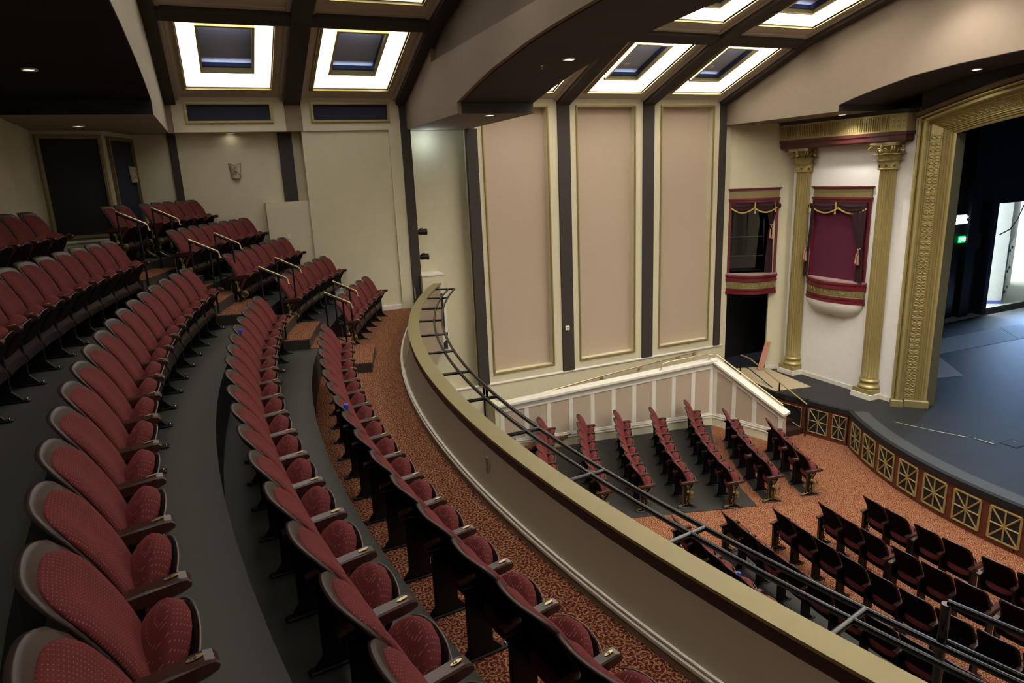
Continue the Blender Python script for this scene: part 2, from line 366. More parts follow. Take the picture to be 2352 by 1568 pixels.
# upper fascia with two navy panels
m=MB(); xs=[-.63,-.36,1.356,1.63,1.99,2.22,3.96,4.22]
grid_wall(m,xs,[1.19,1.39,1.78,1.92],[(-.36,1.356,1.39,1.78),(2.22,3.96,1.39,1.78),(1.63,1.99,1,2)],16.2,16.32); m.box((-.8,16.32,1.19),(4.3,17.1,1.25)); wf=struct('wall_left',m,CREAM)
for a,b in ((-.36,1.356),(2.22,3.96)):
    m=MB(); m.box((a,16.25,1.39),(b,16.3,1.78)); struct('navy_panel',m,NAVY,wf)
    m=MB(); frame_rect(m,a+.03,b-.03,1.42,1.75,.06,.05,16.2); struct('gold_moulding',m,GOLD,wf)
m=MB(); m.box((1.63,16.22,1.19),(1.99,16.3,1.95)); struct('trim_10',m,TAUPE); m=MB(); m.box((-.80,16.22,1.19),(-.63,16.3,1.95)); struct('trim_11',m,TAUPE)
# rear walls of the balcony
RW=[(-.64,16.66),(-1.47,16.66),(-1.86,15.5),(-2.98,15.12),(-2.86,12.84),(-3.25,9.5),(-3.5,6.4),(-3.25,3.2),(-2.6,-.2),(-2.2,-3.6)]
m=MB()
for (x0,y0),(x1,y1) in zip(RW,RW[1:]):
    d=Vector((x1-x0,y1-y0,0)).normalized(); n=Vector((d.y,-d.x,0)); 
    if n.x>0: n=-n
    if (x0,y0)==(-.64,16.66): n=Vector((0,1,0))
    a=Vector((x0,y0,-1.9));b=Vector((x1,y1,-1.9)); q=[a,b,b+n*.12,a+n*.12]
    m.add([(p.x,p.y,z) for z in (-2.0,1.3) for p in q],[(0,1,2,3),(7,6,5,4),(0,4,5,1),(1,5,6,2),(2,6,7,3),(3,7,4,0)],False)
m.box((14.2,-3.6,FZ),(14.3,-3.46,2))
struct('wall_back',m,CREAM)
# opposite side wall, outside the frame
m=MB(); m.box((-4,-3.62,FZ),(15.9,-3.46,2.2)); wr2=struct('wall_right',m,CREAM)
for x in (1.8,8.6,11.26,13.9):
    m=MB(); m.box((x-.18,-3.46,-5.4),(x+.18,-3.40,1.9)); struct('trim_12',m,BROWN,wr2)
# wall under the balcony, closing the stalls
m=MB(); m.box((-1.1,-3.46,FZ),(-1,16.7,-3.2)); struct('wall_back',m,CREAM)
def wallobj(p0,p1):
    # Empty-like frame for things on a wall running p0->p1 (local x along wall, local -y faces the house)
    d=Vector((p1[0]-p0[0],p1[1]-p0[1])); return (p0[0],p0[1],0),math.atan2(d.y,d.x),d.length
loc,rz,L=wallobj((-2.98,15.12),(-1.86,15.5))
m=MB(); m.box((.1,-.015,-.80),(L-.1,.0,1.12)); o=struct('window_1',m,BLACK); o.location=loc; o.rotation_euler=(0,0,rz)
m=MB(); frame_rect(m,.12,L-.12,-.76,1.04,.075,.06,-.012); struct('window_frame',m,GOLDM,o)
m=MB(); m.box((.02,-.05,-.90),(L,.0,-.855)); struct('window_ledge',m,WHITE,o)
loc,rz,L=wallobj((-1.86,15.5),(-1.47,16.66))
m=MB(); m.box((.08,-.01,-1.2),(1.12,.0,1.08)); o=struct('door_1',m,NAVY); o.location=loc; o.rotation_euler=(0,0,rz)
m=MB(); frame_rect(m,.14,1.06,-1.2,1.03,.07,.05,-.008); struct('door_frame',m,GOLDM,o)
# ------------------------------------------------------------------ vault
FAC=[(16.2,1.9,13.3,2.97),(13.3,2.97,10.3,3.66),(10.3,3.66,6.37,3.95)]
SECT=[(-.74,4.45,[(-.70,1.80),(1.80,4.33)]),(5.95,13.97,[(5.98,8.595),(8.595,11.26),(11.26,13.90)])]
NL=[0]
ceil_root=None
def facet_frame(f,mir):
    y0,z0,y1,z1=f; L=math.hypot(y1-y0,z1-z0); d=Vector((0,(y1-y0)/L,(z1-z0)/L)); up=Vector((0,-(z1-z0)/L*-1,1))
    up=Vector((0,(z1-z0)/L,-(y1-y0)/L))   # perpendicular, pointing up and outward
    if up.z<0: up=-up
    M=Matrix(((1,d.x,up.x,0),(0,d.y,up.y,y0),(0,d.z,up.z,z0),(0,0,0,1)))
    if mir: M=Matrix(((1,0,0,0),(0,-1,0,YM),(0,0,1,0),(0,0,0,1)))@M
    return M,L
ORDF=['lowest','middle','top']
for si,(X0,X1,bays) in enumerate(SECT):
    for mir in (0,1):
        for fi,f in enumerate(FAC):
            M,L=facet_frame(f,mir)
            # local: x, s along slope, n up
            s0,s1=(.42,2.76) if fi==0 else ((.66,2.66) if fi==1 else (.7,3.3))
            m=MB(); xs=[X0]; holes=[]
            for a,b in bays:
                c=(a+b)/2; h0,h1=c-.83,c+.83
                if fi==2 or True: pass
                xs+=[h0,h1]; holes.append((h0,h1,s0,s1))
            xs.append(X1); ss=[0,s0,s1,L]
            for i in range(len(xs)-1):
                for j in range(3):
                    if j==1 and i%2==1: continue
                    m.xf(M,m.box,(xs[i],ss[j],0),(xs[i+1],ss[j+1],.06))
            cobj=struct('ceiling',m,TANC)
            # beams: along the slope
            for bi in range(len(bays)+1):
                xc=bays[0][0] if bi==0 else bays[bi-1][1]
                for wd,dp in ((.36,.16),(.50,.06)):
                    m=MB(); xa,xb=max(X0,xc-wd/2),min(X1,xc+wd/2); m.xf(M,m.box,(xa,-.02,-dp),(xb,L+.02,0)); struct('beam' if wd<.4 else 'beam_step',m,BROWN if wd<.4 else TANC,cobj)
            for (sa,wd) in ((L,.30),):
                for w2,dp in ((wd,.15),(wd+.16,.06)):
                    m=MB(); m.xf(M,m.box,(X0,sa-w2/2,-dp),(X1,sa+w2/2,0)); struct('cross_beam' if dp>.1 else 'beam_step',m,BROWN if dp>.1 else TANC,cobj)
            if mir and fi==2: pass
            for bi,(h0,h1,a,b) in enumerate(holes):
                cxm=(h0+h1)/2; sec=('balcony','front')[si]
                where={0:'lowest row of the vault',1:'second row of the vault',2:'top row of the vault'}[fi]
                lab='square glowing ceiling coffer with blue centre, %s bay from the left, %s, %s section'%(ORD[bi+1],{0:'lowest row',1:'second row',2:'top row'}[fi],('balcony','stage')[si])
                if mir: lab='square glowing ceiling coffer opposite, %s bay, %s, %s section'%(ORD[bi+1],{0:'lowest row',1:'second row',2:'top row'}[fi],('balcony','stage')[si])
                t=thing('coffer_light',lab,'ceiling light',group='glowing ceiling coffers')
                t.matrix_world=M@Matrix.Translation((cxm,(a+b)/2,0))
                hx=(h1-h0)/2; hs=(b-a)/2; ix,isn=.48,min(.80,hs*.68); D=.17
                m=MB()
                for w2,dp in ((.07,.03),(.035,.05)):
                    for A,B in (((-hx-w2,-hs-w2),(hx+w2,-hs)),((-hx-w2,hs),(hx+w2,hs+w2)),((-hx-w2,-hs),(-hx,hs)),((hx,-hs),(hx+w2,hs))): m.box((A[0],A[1],-dp),(B[0],B[1],.01))
                m.build('outer_frame',GOLD,t)
                m=MB()
                for A,B in (((-hx,-hs),(hx,-hs+.02)),((-hx,hs-.02),(hx,hs)),((-hx,-hs),(-hx+.02,hs)),((hx-.02,-hs),(hx,hs))): m.box((A[0],A[1],0.0),(B[0],B[1],D))
                m.build('well_side',WHITE,t)
                m=MB()
                for A,B in (((-hx,-hs),(hx,-isn)),((-hx,isn),(hx,hs)),((-hx,-isn),(-ix,isn)),((ix,-isn),(hx,isn))): m.box((A[0],A[1],D),(B[0],B[1],D+.02))
                m.build('diffuser',EMW if si else EMWB,t)
                m=MB()
                for A,B in (((-ix-.03,-isn-.03),(ix+.03,-isn+.06)),((-ix-.03,isn-.02),(ix+.03,isn+.03)),((-ix-.03,-isn),(-ix+.02,isn)),((ix-.02,-isn),(ix+.03,isn))): m.box((A[0],A[1],D-.05),(B[0],B[1],D+.03))
                m.build('inner_frame',GOLD,t)
                m=MB(); D2=D+.17; m.m=0
                m.box((-ix,-isn,D2),(ix,isn,D2+.02)); m.m=1; m.box((-ix,-isn,D+.02),(-ix+.01,isn,D2)); m.box((ix-.01,-isn,D+.02),(ix,isn,D2)); m.box((-ix,-isn,D+.02),(ix,-isn+.01,D2)); m.m=2; m.box((-ix+.01,isn-.01,D+.03),(ix-.01,isn,D2))
                m.build('blue_box',[BLUEP,NAVY,EMN],t)
                m=MB(); m.box((-ix+.02,-isn+.012,D+.03),(ix-.02,-isn+.035,D+.036)); m.build('cove_strip',EMS,t)
                m=MB(); m.box((-ix+.01,-isn+.05,D+.028),(ix-.01,-isn+.062,D+.062)); m.build('cove_lip',NAVY,t)
                if si==1 and fi==0:
                    m=MB(); m.lathe([(.085,0),(.085,-.012),(.055,-.016),(.05,-.004),(.02,-.004),(.02,-.02),(.001,-.02)],(0,-isn*.55,D2),20); m.build('speaker_grille',WHITE,t)
# bulkheads
def arch(z0,zap,y0,pts): pass
CUR=[(12.45,1.39),(11.6,1.56),(10.7,1.71),(9.9,1.80),(9.28,1.87),(8.37,1.93),(7.39,1.97),(6.37,1.985)]
CURS=[(12.25,1.34),(11.8,1.46),(11.29,1.57),(10.37,1.74),(9.45,1.82),(8.63,1.86),(7.5,1.90),(6.37,1.91)]
def bulkhead(X0,X1,cur,yend,ytop=4.4,dz=0,recess=None,name='ceiling',soff=BROWN,main=BULK):
    c=[(y,z+dz) for y,z in cur]; c=c+[(YM-y,z) for y,z in reversed(c[:-1])]
    ys=yend; low=[(ys,1.19),(c[0][0],1.19)]+c+[(YM-c[0][0],1.19),(YM-ys,1.19)]
    poly=low+[(YM-ys,ytop),(ys,ytop)]
    m=MB()
    # top strip and columns as strips of quads between bottom curve and top line
    bot=low; 
    for (ya,za),(yb,zb) in zip(bot,bot[1:]):
        if abs(ya-yb)<1e-6:
            continue
        m.prism([(ya,za),(yb,zb),(yb,ytop),(ya,ytop)],X0,X1,'x')
    o=struct(name,m,main)
    m=MB()
    for (ya,za),(yb,zb) in zip(c,c[1:]): m.prism([(ya,za-.012),(yb,zb-.012),(yb,zb+.004),(ya,za+.004)],X0+.006,X1-.006,'x')
    for yy in (c[0][0],YM-c[0][0]): m.box((X0+.006,yy-.006,1.195),(X1-.006,yy+.006,c[0][1]))
    s=struct('soffit',m,soff,o,'dark brown arched soffit')
    return o
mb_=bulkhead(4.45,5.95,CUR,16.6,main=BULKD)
m=MB()   # raised lower part of the face of the middle bulkhead
c=[(y,z) for y,z in CUR]; c2=c+[(YM-y,z) for y,z in reversed(c[:-1])]
for (ya,za),(yb,zb) in zip(c2,c2[1:]): m.prism([(ya,za),(yb,zb),(yb,2.33),(ya,2.33)],4.37,4.45,'x')
m.prism([(16.6,1.19),(12.45,1.19),(12.45,2.33),(13.9,2.33),(13.9,3.4),(16.6,3.4)],4.37,4.45,'x')
m.box((4.37,12.44,1.188),(5.95,16.6,1.192)); struct('raised_face',m,BULK,mb_,'lighter raised lower face')
bulkhead(13.97,15.9,CURS,16.3)
bulkhead(-5,-.74,CUR,17.1,dz=.03,soff=BLACK,main=CREAMD)  # soffit set black in colour, stands in for unlit dark brown
# roof slab closing the house
m=MB(); m.box((-5,-3.7,4.4),(16.5,17.2,4.5)); struct('ceiling',m,BROWN)
# fittings of the downlights
dl=[('bright recessed downlight in the dark balcony ceiling, far left','lamp')]
DL=[(-2.05,11.18,1.655,'round recessed downlight in the dark rear ceiling, upper left corner'),(-2.06,14.26,1.19,'small round downlight in the low soffit above the framed dark window'),
 (5.43,9.99,1.785,'large round downlight in the arched brown soffit, top centre'),(5.09,12.64,1.19,'round downlight in the triangular low soffit end below the arch'),
 (0.455,16.45,1.19,'tiny downlight under the cream fascia above the gold wall sconce'),(15.0,9.72,1.79,'round downlight in the dark arched soffit over the stage front'),(14.89,12.92,1.19,'slim downlight in the soffit above the twin gold columns')]
for x,y,z,l in DL:
    t=thing('downlight',l,'ceiling light',(x,y,z))
    m=MB(); m.lathe([(.10,.0),(.10,-.02),(.085,-.024),(.08,-.0)],(0,0,0),24); m.build('trim_ring',WHITE,t)
    m=MB(); m.lathe([(.08,-.012),(.001,-.012)],(0,0,0),24); m.build('lens',EMD if x>1 else EMDL,t)
m=MB(); m.lathe([(.04,.0),(.04,-.012),(.015,-.016),(.015,-.05),(.03,-.052),(.03,-.056),(.001,-.056)],(5.15,10.41,1.745),14); m.build('sprinkler_head',CHROME,label='tiny sprinkler head in the arched brown soffit left of its downlight',category='sprinkler')
# ------------------------------------------------------------------ parapet and pipe rail of the balcony
AE0,AE1=-24,30.2
def ring(prof,a0,a1,n=70,ymax=16.2):
    m=MB(); k=len(prof); vs=[]
    for i in range(n+1):
        for r,z in prof:
            a=a0+(a1-a0)*i/n
            if r*math.sin(R(a))+CY>ymax: a=math.degrees(math.asin((ymax-CY)/r))
            vs.append(pol(r,a,z))
    m.add(vs,[(i*k+q,i*k+(q+1)%k,(i+1)*k+(q+1)%k,(i+1)*k+q) for i in range(n) for q in range(k)]+[tuple(range(k)),tuple(range(n*k+k-1,n*k-1,-1))],False)
    return m
pw=struct('wall_front',ring([(19.47,-4.3),(19.47,-2.62),(19.61,-2.62),(19.77,-3.10),(19.79,-4.3)],AE0,AE1),TAUPE)
struct('cap_board',ring([(19.43,-2.555),(19.43,-2.53),(19.625,-2.53),(19.625,-2.555)],AE0,AE1),GOLDM,pw,'flat gold painted cap')
struct('wood_band',ring([(19.60,-2.655),(19.60,-2.555),(19.62,-2.555),(19.62,-2.655)],AE0,12),BANDW,pw,'dark wood band under the cap')
struct('base_moulding',ring([(19.70,-3.06),(19.765,-2.99),(19.79,-2.985),(19.79,-3.0),(19.775,-3.005),(19.80,-3.02),(19.80,-3.045),(19.785,-3.055),(19.785,-3.07),(19.72,-3.07)],AE0,AE1),WHITE,pw,'white moulded strip')
struct('skirting',ring([(19.70,-3.12),(19.70,-3.07),(19.79,-3.07),(19.79,-3.12)],AE0,AE1),TAUPE,pw)
struct('end_face',ring([(19.60,-2.655),(19.60,-2.56),(19.632,-2.56),(19.64,-2.655),(19.80,-3.10),(19.77,-3.12)],12,AE1,16),mat('cream_gold_paint','#b3a683',.6),pw,'cream painted end of the parapet')
t=thing('pipe_rail','long curved black double pipe rail projecting from the gold balcony cap','rail',(0,0,0))
for r in (19.15,19.0):
    m=MB(); m.tube([pol(r,-22+(27.95+22)*i/90,-2.6) for i in range(91)],.022,8); m.build('curved_pipe',RAILB,t)
a=27.95
while a>-22:
    m=MB(); m.tube([pol(19.46,a,-2.6),pol(19.0,a,-2.6)],.022,8); m.build('crossbar',RAILB,t); a-=3.645
# higher guard rail at the right end
t=thing('guard_rail','black guard rail with upright post at the lower right end of the balcony edge','rail',(0,0,0))
m=MB(); m.tube([pol(18.96,-13.35,-3.6),pol(18.96,-13.35,-2.36)],.026,8); m.build('post',RAILB,t)
for z in (-2.36,-2.60):
    m=MB(); m.tube([pol(18.94,-13.35-8*i/20,z+.0) for i in range(21)],.02,8); m.build('rail_bar',RAILB,t)
# small fittings on the parapet and walls
def plate(name,label,cat,c,rz,wd,ht,d,mt,holes=2):
    t=thing(name,label,cat,c,rz); m=MB(); m.cbox((-wd/2,-d,-ht/2),(wd/2,0,ht/2),.003); m.build('cover_plate',mt,t)
    for i in range(holes):
        zz=(i-(holes-1)/2)*ht*.36; m=MB(); m.cbox((-wd*.25,-d-.004,zz-ht*.11),(wd*.25,-d,zz+ht*.11),.002); m.build('socket',mt,t)
    return t
p=pol(19.68,-1.75,-2.80); plate('wall_outlet','small beige outlet plate set low in the curved balcony parapet','outlet',p,R(90+1.75)+PI,.07,.20,.012,mat('beige_plastic','#8f8272',.5),3)
plate('wall_outlet','cream outlet on the side wall above the chair row ends','outlet',(1.42,16.31,-1.13),0,.07,.12,.01,PLASTIC)
t=thing('wall_strobe','small white alarm unit on the dark wall pilaster','alarm',(8.55,16.15,-4.2))
m=MB(); m.cbox((-.065,-.05,-.065),(.065,0,.065),.012); m.build('housing',PLASTIC,t); m=MB(); m.cbox((-.03,-.065,-.035),(.03,-.05,-.01),.004); m.build('lens',ALAB,t); m=MB(); m.cbox((-.03,-.056,.01),(.03,-.05,.03),.003); m.build('label_strip',mat('red_print','#a03028',.6),t)
# wall sconces
def sconce(loc,rz,label):
    t=thing('wall_sconce',label,'sconce',loc,rz)
    m=MB(); n=12; top=[];bot=[]
    def prof(s): return [(-.13-.02*s,.16),(-.06,.13),(0,.12),(.06,.13),(.13+.02*s,.16)]
    vs=[];fs=[]
    for j,(z,hw) in enumerate(((-.17,.085),(0,.105),(.13,.125))):
        for i in range(n+1):
            a=-PI/2+PI*i/n; vs.append((hw*math.sin(a),-.02-.075*math.cos(a),z+(.03*abs(math.sin(a))**3 if j==2 else 0)))
    for j in range(2):
        for i in range(n): fs.append((j*(n+1)+i,j*(n+1)+i+1,(j+1)*(n+1)+i+1,(j+1)*(n+1)+i))
    m.add(vs,fs,True); m.build('shade',ALAB,t)
    m=MB()
    for sx in (-1,1): m.tube([(sx*.088,-.015,-.175),(sx*.128,-.015,.165)],.007,6); m.tube([(sx*.1*math.cos(k*PI/10)+sx*-.0,-.025-.075*math.sin(k*PI/10)*1.02,-.0+.15*(k/10-.5)*2) for k in range(11)],.006,6)
    m.tube([(-.088,-.02,-.17),(-.04,-.09,-.17),(.04,-.09,-.17),(.088,-.02,-.17)],.008,6)
    m.tube([(-.13,-.02,.165),(-.07,-.085,.14),(0,-.1,.125),(.07,-.085,.14),(.13,-.02,.165)],.008,6); m.build('scroll_frame',GOLD,t)
    m=MB()
    for z in (-.07,.0,.07): m.sphere((0,-.105,z),.022,6,(1,.4,1.3))
    m.build('rosette',GOLD,t)
sconce((.47,16.6,.385),0,'gold scrollwork wall sconce on the cream wall above the left seats')
lo,rz,L=wallobj((-1.86,15.5),(-1.47,16.66)); sconce((-1.565,16.35,.38),rz,'pale sconce on the navy doorway panel, upper left')
# two black spotlights beside the dark pilaster
for z,l in ((-1.25,'upper'),(-1.87,'lower')):
    t=thing('spotlight','%s of two small black spotlights clamped beside the tall dark pilaster'%l,'spotlight',(4.50,16.25,z))
    m=MB(); m.lathe([(.05,-.11),(.07,-.08),(.07,.04),(.085,.09),(.085,.11),(.07,.11),(.06,.05)],(.09,0,0),14,'x'); m.build('lamp_can',IRON,t)
    m=MB(); m.tube([(-.03,.0,0),(.05,0,.09),(.12,0,.09)],.012,6); m.tube([(.05,0,.09),(.05,0,-.08)],.01,6); m.build('yoke',IRON,t)
# slotted navy screen panel in the corner below the rail
t=thing('navy_screen','navy screen with white bars in the wall corner behind the pipe rail','screen',(4.42,15.97,-3.3))
m=MB(); m.box((-.02,-.0,-.95),(.55,.02,.50)); m.build('backing',NAVY,t)
m=MB(); m.prism([(-.05,-1.0),(.6,-.45),(.6,-.5-.12),(-.05,-1.17)],-.04,0,'y'); m.box((.5,-.04,-.6),(.56,0,.52)); m.build('white_frame',WHITE,t)
for x in (.1,.22,.36): m=MB(); m.box((x,-.03,-.9+x),(x+.02,0,.5)); m.build('bar',WHITE,t)
# black end plate on the parapet
t=thing('end_plate','tall narrow black plate with grey curved top at the far end of the parapet','plate',pol(19.83,26.0,-2.92),R(90-26)+PI)
m=MB(); m.box((-.05,-.02,-.32),(.05,.0,.22)); m.build('plate_body',IRON,t); m=MB(); m.cbox((-.05,-.02,.22),(.05,.0,.50),.02); m.build('plate_top',mat('grey_metal','#7f8478',.5,.4),t)
# ------------------------------------------------------------------ aisle handrails
def handrail(r0,z0,ang,label):
    t=thing('handrail',label,'handrail',(0,0,0),0,'brass topped aisle handrails')
    r1=r0-.40; z1=z0-.205
    P0=Vector(pol(r0,ang,z0)); P1=Vector(pol(r1,ang,z1)); d=(P1-P0)
    m=MB(); m.tube([P0,P1,P1+Vector((.02,0,-.03)),P1+Vector((.025,0,-.10)),P1+Vector((.05,0,-.105))],.013,8); m.build('brass_rail',BRASS,t)
    m=MB(); m.xf(Matrix.Identity(4),m.tube,[P0+Vector((0,0,-.028)),P0+d*.9+Vector((0,0,-.028))],.018,6); m.build('rail_bar',IRON,t)
    for f,zz in ((.03,z0-.02),(.72,z0-.17)):
        q=P0+d*f; rr=r0-.4*f
        # floor level under this post
        fl=FB[0]
        for k in range(4):
            if rr>=RB[k]: fl=FB[k+1]
            elif rr>=RB[k]-.42: fl=FB[k]+.33
            elif rr>=RB[k]-.84: fl=FB[k]+.165
        m=MB(); m.tube([(q.x,q.y,fl),(q.x,q.y,q.z-.03)],.016,8); m.build('post',IRON,t)
        m=MB(); m.lathe([(.04,0),(.04,.008),(.02,.02)],(q.x,q.y,fl),10); m.build('base_flange',IRON,t)
    q=P0+d*.03; q2=P0+d*.72; m=MB(); m.tube([q+Vector((0,0,-.72)),q2+Vector((0,0,-.72))],.01,6); m.build('lower_bar',IRON,t)
lv=['front seat row','second seat row','third seat row','back seat row']
for k,(r,z) in enumerate(((20.95,-1.72),(21.92,-1.235),(22.91,-.745),(23.885,-.265))):
    for ang,s in ((13.3,'left'),(16.8,'right')): handrail(r,z,ang,'brass topped black aisle handrail, %s of the pair behind the %s of the balcony'%(s,['front','second','third','fourth'][k]+' row'))
# ------------------------------------------------------------------ theatre chairs
def sheet(hw,z0,z1,xp,curv,tf,tb,nu=10,nv=12,arch_=.14,m=None,botr=.02):
    m=m or MB(); vs=[]
    us=[-math.cos(PI*i/nu) for i in range(nu+1)]; us=[u*.35+ (2*i/nu-1)*.65 for i,u in enumerate(us)]
    for side in (0,1):
        for j in range(nv+1):
            v=j/nv; v=1-(1-v)**1.35
            for u in us:
                y=hw*u
                ztop=z1-arch_*(1-math.sqrt(max(0,1-abs(u)**4.6))) if arch_ else z1
                z=z0+(ztop-z0)*v; vv=(z-z0)/(z1-z0)
                x=xp(z)-curv*(1-u*u)*(.35+.65*vv)
                e=(1-abs(u)**5)*(1-(1-min(1,(ztop-z)/.06))**2 if z>ztop-.06 else 1)*(min(1,(z-z0)/.04) if z<z0+.04 else 1)
                x+= tf*(.25+.75*max(0,e)) if side==0 else -tb
                vs.append((x,y,z))
    W=nu+1; H=nv+1; fs=[]
    for j in range(nv):
        for i in range(nu):
            a=j*W+i; fs.append((a,a+1,a+W+1,a+W)); b=a+W*H; fs.append((b,b+W,b+W+1,b+1))
    for i in range(nu):
        fs.append((i,W*H+i,W*H+i+1,i+1)); a=nv*W+i; fs.append((a,a+1,W*H+a+1,W*H+a))
    for j in range(nv):
        a=j*W; fs.append((a,a+W,W*H+a+W,W*H+a)); a=j*W+nu; fs.append((a,W*H+a,W*H+a+W,a+W))
    return m.add(vs,fs,True)
def xp(z): # recline profile of the back
    t=(z-.36)/.64
    return .105-.235*t+.05*math.sin(PI*min(1,max(0,t)))
def rbox(m,c,s,p=4,n=8,warp=None):
    # superellipsoid block
    vs=[];fs=[]
    def sp(v,e): return math.copysign(abs(v)**e,v)
    e=2/p
    for j in range(n+1):
        ph=-PI/2+PI*j/n
        for i in range(2*n):
            th=2*PI*i/(2*n)
            q=(c[0]+s[0]*sp(math.cos(ph),e)*sp(math.cos(th),e),c[1]+s[1]*sp(math.cos(ph),e)*sp(math.sin(th),e),c[2]+s[2]*sp(math.sin(ph),e))
            vs.append(warp(q) if warp else q)
    W=2*n
    for j in range(n):
        for i in range(W): fs.append((j*W+i,j*W+(i+1)%W,(j+1)*W+(i+1)%W,(j+1)*W+i))
    return m.add(vs,fs,True)
CM={}
m=sheet(.258,.23,1.0,xp,.045,.004,.022,nu=14,nv=14,arch_=.10); CM['back_shell']=m.mesh('back_shell',WOOD)
m=sheet(.248,.385,.955,xp,.045,.055,-.002,nu=14,nv=14,arch_=.12); CM['back_cushion']=m.mesh('back_cushion',FAB)
m=sheet(.235,.245,.965,lambda z:xp(z)-.026,.045,-.0,.004,nu=10,nv=8,arch_=.09); CM['rear_panel']=m.mesh('rear_panel',FABP)
# seat, sprung up: the cushion stands on edge, rounded front edge upwards
TH=R(57)
def seat_xf(q):   # (s along the folded seat, y, n above its underside) -> chair space
    s_,y,n=q; return (.075+s_*math.cos(TH)-n*math.sin(TH), y, .335+s_*math.sin(TH)+n*math.cos(TH))
def wp(q):
    s_,y,n=q; f=max(0,(s_-.10)/.28); k=1-.24*f**2.2
    s2=s_-.075*(abs(y)/.23)**2.4*max(0,f)
    return seat_xf((s2,y*k,n+.018*(1-(y/.24)**2)*max(0,min(1,(n-.02)/.04))))
m=MB(); rbox(m,(.19,0,.045),(.19,.238,.050),3.4,12,wp); CM['seat_cushion']=m.mesh('seat_cushion',FAB)
def wpan(q):
    s_,y,n=q; f=max(0,(s_-.10)/.28); return seat_xf((s_-.06*(abs(y)/.23)**2.4*f,y*(1-.20*f**2.2),n))
m=MB(); rbox(m,(.185,0,-.006),(.185,.232,.010),6,10,wpan); CM['seat_pan']=m.mesh('seat_pan',FABP)
m=MB()
pe=[]
for i in range(13):
    u=-1+2*i/12; y=u*.205; f=1-.0; pe.append(seat_xf((.368-.06*abs(u)**2.4,y,-.010)))
m.tube(pe,.005,5); CM['edge_trim']=m.mesh('edge_trim',mat('pale_edge','#6b5a52',.35,.3))  # paler line along the seat pan edge
# armrest
m=MB(); arm=[(-.09,.60),(-.09,.565),(.05,.562),(.22,.575),(.27,.585),(.298,.60),(.303,.622),(.29,.642),(.26,.648),(.15,.638),(.0,.622)]
n=len(arm)
def armv(y,s=1.0): return [(.105+(x-.105)*s if 0 else x,y,.605+(z-.605)*s) for x,z in arm]
vs=armv(-.036,.72)+armv(-.030,1)+armv(.030,1)+armv(.036,.72)
fs=[tuple(range(n-1,-1,-1)),tuple(range(3*n,4*n))]+[(l*n+i,l*n+(i+1)%n,(l+1)*n+(i+1)%n,(l+1)*n+i) for l in range(3) for i in range(n)]
m.add(vs,fs,False); CM['armrest']=m.mesh('armrest',mat('armrest_mahogany','#3b211c',.27,var=.2,scale=12,spec=.6))
m=MB(); pl=[(.018*math.cos(2*PI*k/14)*1.6,.010*math.sin(2*PI*k/14)) for k in range(14)]
m.add([(.235+a,b,.6505+ (a)*.16) for a,b in pl]+[(.235+a*.96,b*.94,.6525+a*.16) for a,b in pl],[tuple(range(14,28))]+[(i,(i+1)%14,14+(i+1)%14,14+i) for i in range(14)],False); CM['number_plate']=m.mesh('number_plate',BRASS)
# standard (leg) with foot
m=MB(); m.cbox((-.05,-.018,.02),(.13,.018,.58),.006); m.cbox((-.14,-.03,0),(.25,.03,.022),.008); m.prism([(-.10,.02),(.2,.02),(.13,.10),(-.04,.10)],-.014,.014,'y'); m.lathe([(.045,-.026),(.045,.026)],(.08,0,.44),12,'y')
CM['leg']=m.mesh('leg',IRON)
m=MB(); m.lathe([(.010,0),(.010,.012),(.005,.014)],(.225,0,.02),6); CM['foot_bolt']=m.mesh('foot_bolt',CHROME)
# ornate end standard
def end_standard():
    m=MB(); m.prism([(-.10,.0),(.22,.0),(.16,.05),(.09,.09),(.085,.3),(.10,.42),(.15,.56),(-.06,.56),(-.05,.42),(-.045,.1)],-.012,.012,'y'); m.cbox((-.16,-.035,0),(.27,.035,.022),.008)
    return m.mesh('end_panel',IRON)
def end_orn():
    m=MB()
    for s in (1,-1):
        y=s*.020
        m.tube([(.155+.055*math.cos(t),y,.30+.055*math.sin(t)) for t in [2*PI*k/14 for k in range(15)]],.008,5)
        m.tube([(.155+(.04-.0035*k)*math.cos(k*.7),y*1.2,.30+(.04-.0035*k)*math.sin(k*.7)) for k in range(10)],.006,5)
        m.tube([(-.04,y,.05),(-.045,y,.25),(-.05,y,.54)],.006,5)
        m.tube([(.02,y,.53),(.06,y,.49),(.05,y,.44),(.09,y,.41)],.010,5); m.tube([(.12,y,.54),(.08,y,.50),(.07,y,.46)],.009,5)
        m.tube([(.03,y,.28),(.05,y,.22),(.02,y,.17),(.06,y,.12),(.03,y,.07)],.011,5)
        m.tube([(.14,y,.22),(.09,y,.17),(.12,y,.11),(.19,y,.06),(.24,y,.03)],.009,5); m.tube([(0,y,.09),(-.06,y,.06),(-.13,y,.03)],.008,5)
        m.sphere((.03,y,.20),.02,5,(1,.4,1.2)); m.sphere((.09,y,.15),.018,5,(1,.4,1)); m.sphere((.05,y,.52),.024,5,(1,.3,1))
    return m.mesh('scrollwork',IRONG)
def end_ros():
    m=MB()
    for s in (1,-1):
        m.lathe([(.03,.0),(.03,.006*s),(.02,.010*s),(.008,.008*s),(.001,.012*s)],(.065,s*.013,.38),14,'y')
    return m.mesh('rosette',BRASS)
CM['end_panel']=end_standard(); CM['scrollwork']=end_orn(); CM['rosette']=end_ros()
m=MB(); m.cbox((-.115,-.20,.945),(-.075,-.15,.995),.004); CM['blue_mark']=m.mesh('blue_mark',BLUEMARK)
SHORT={}
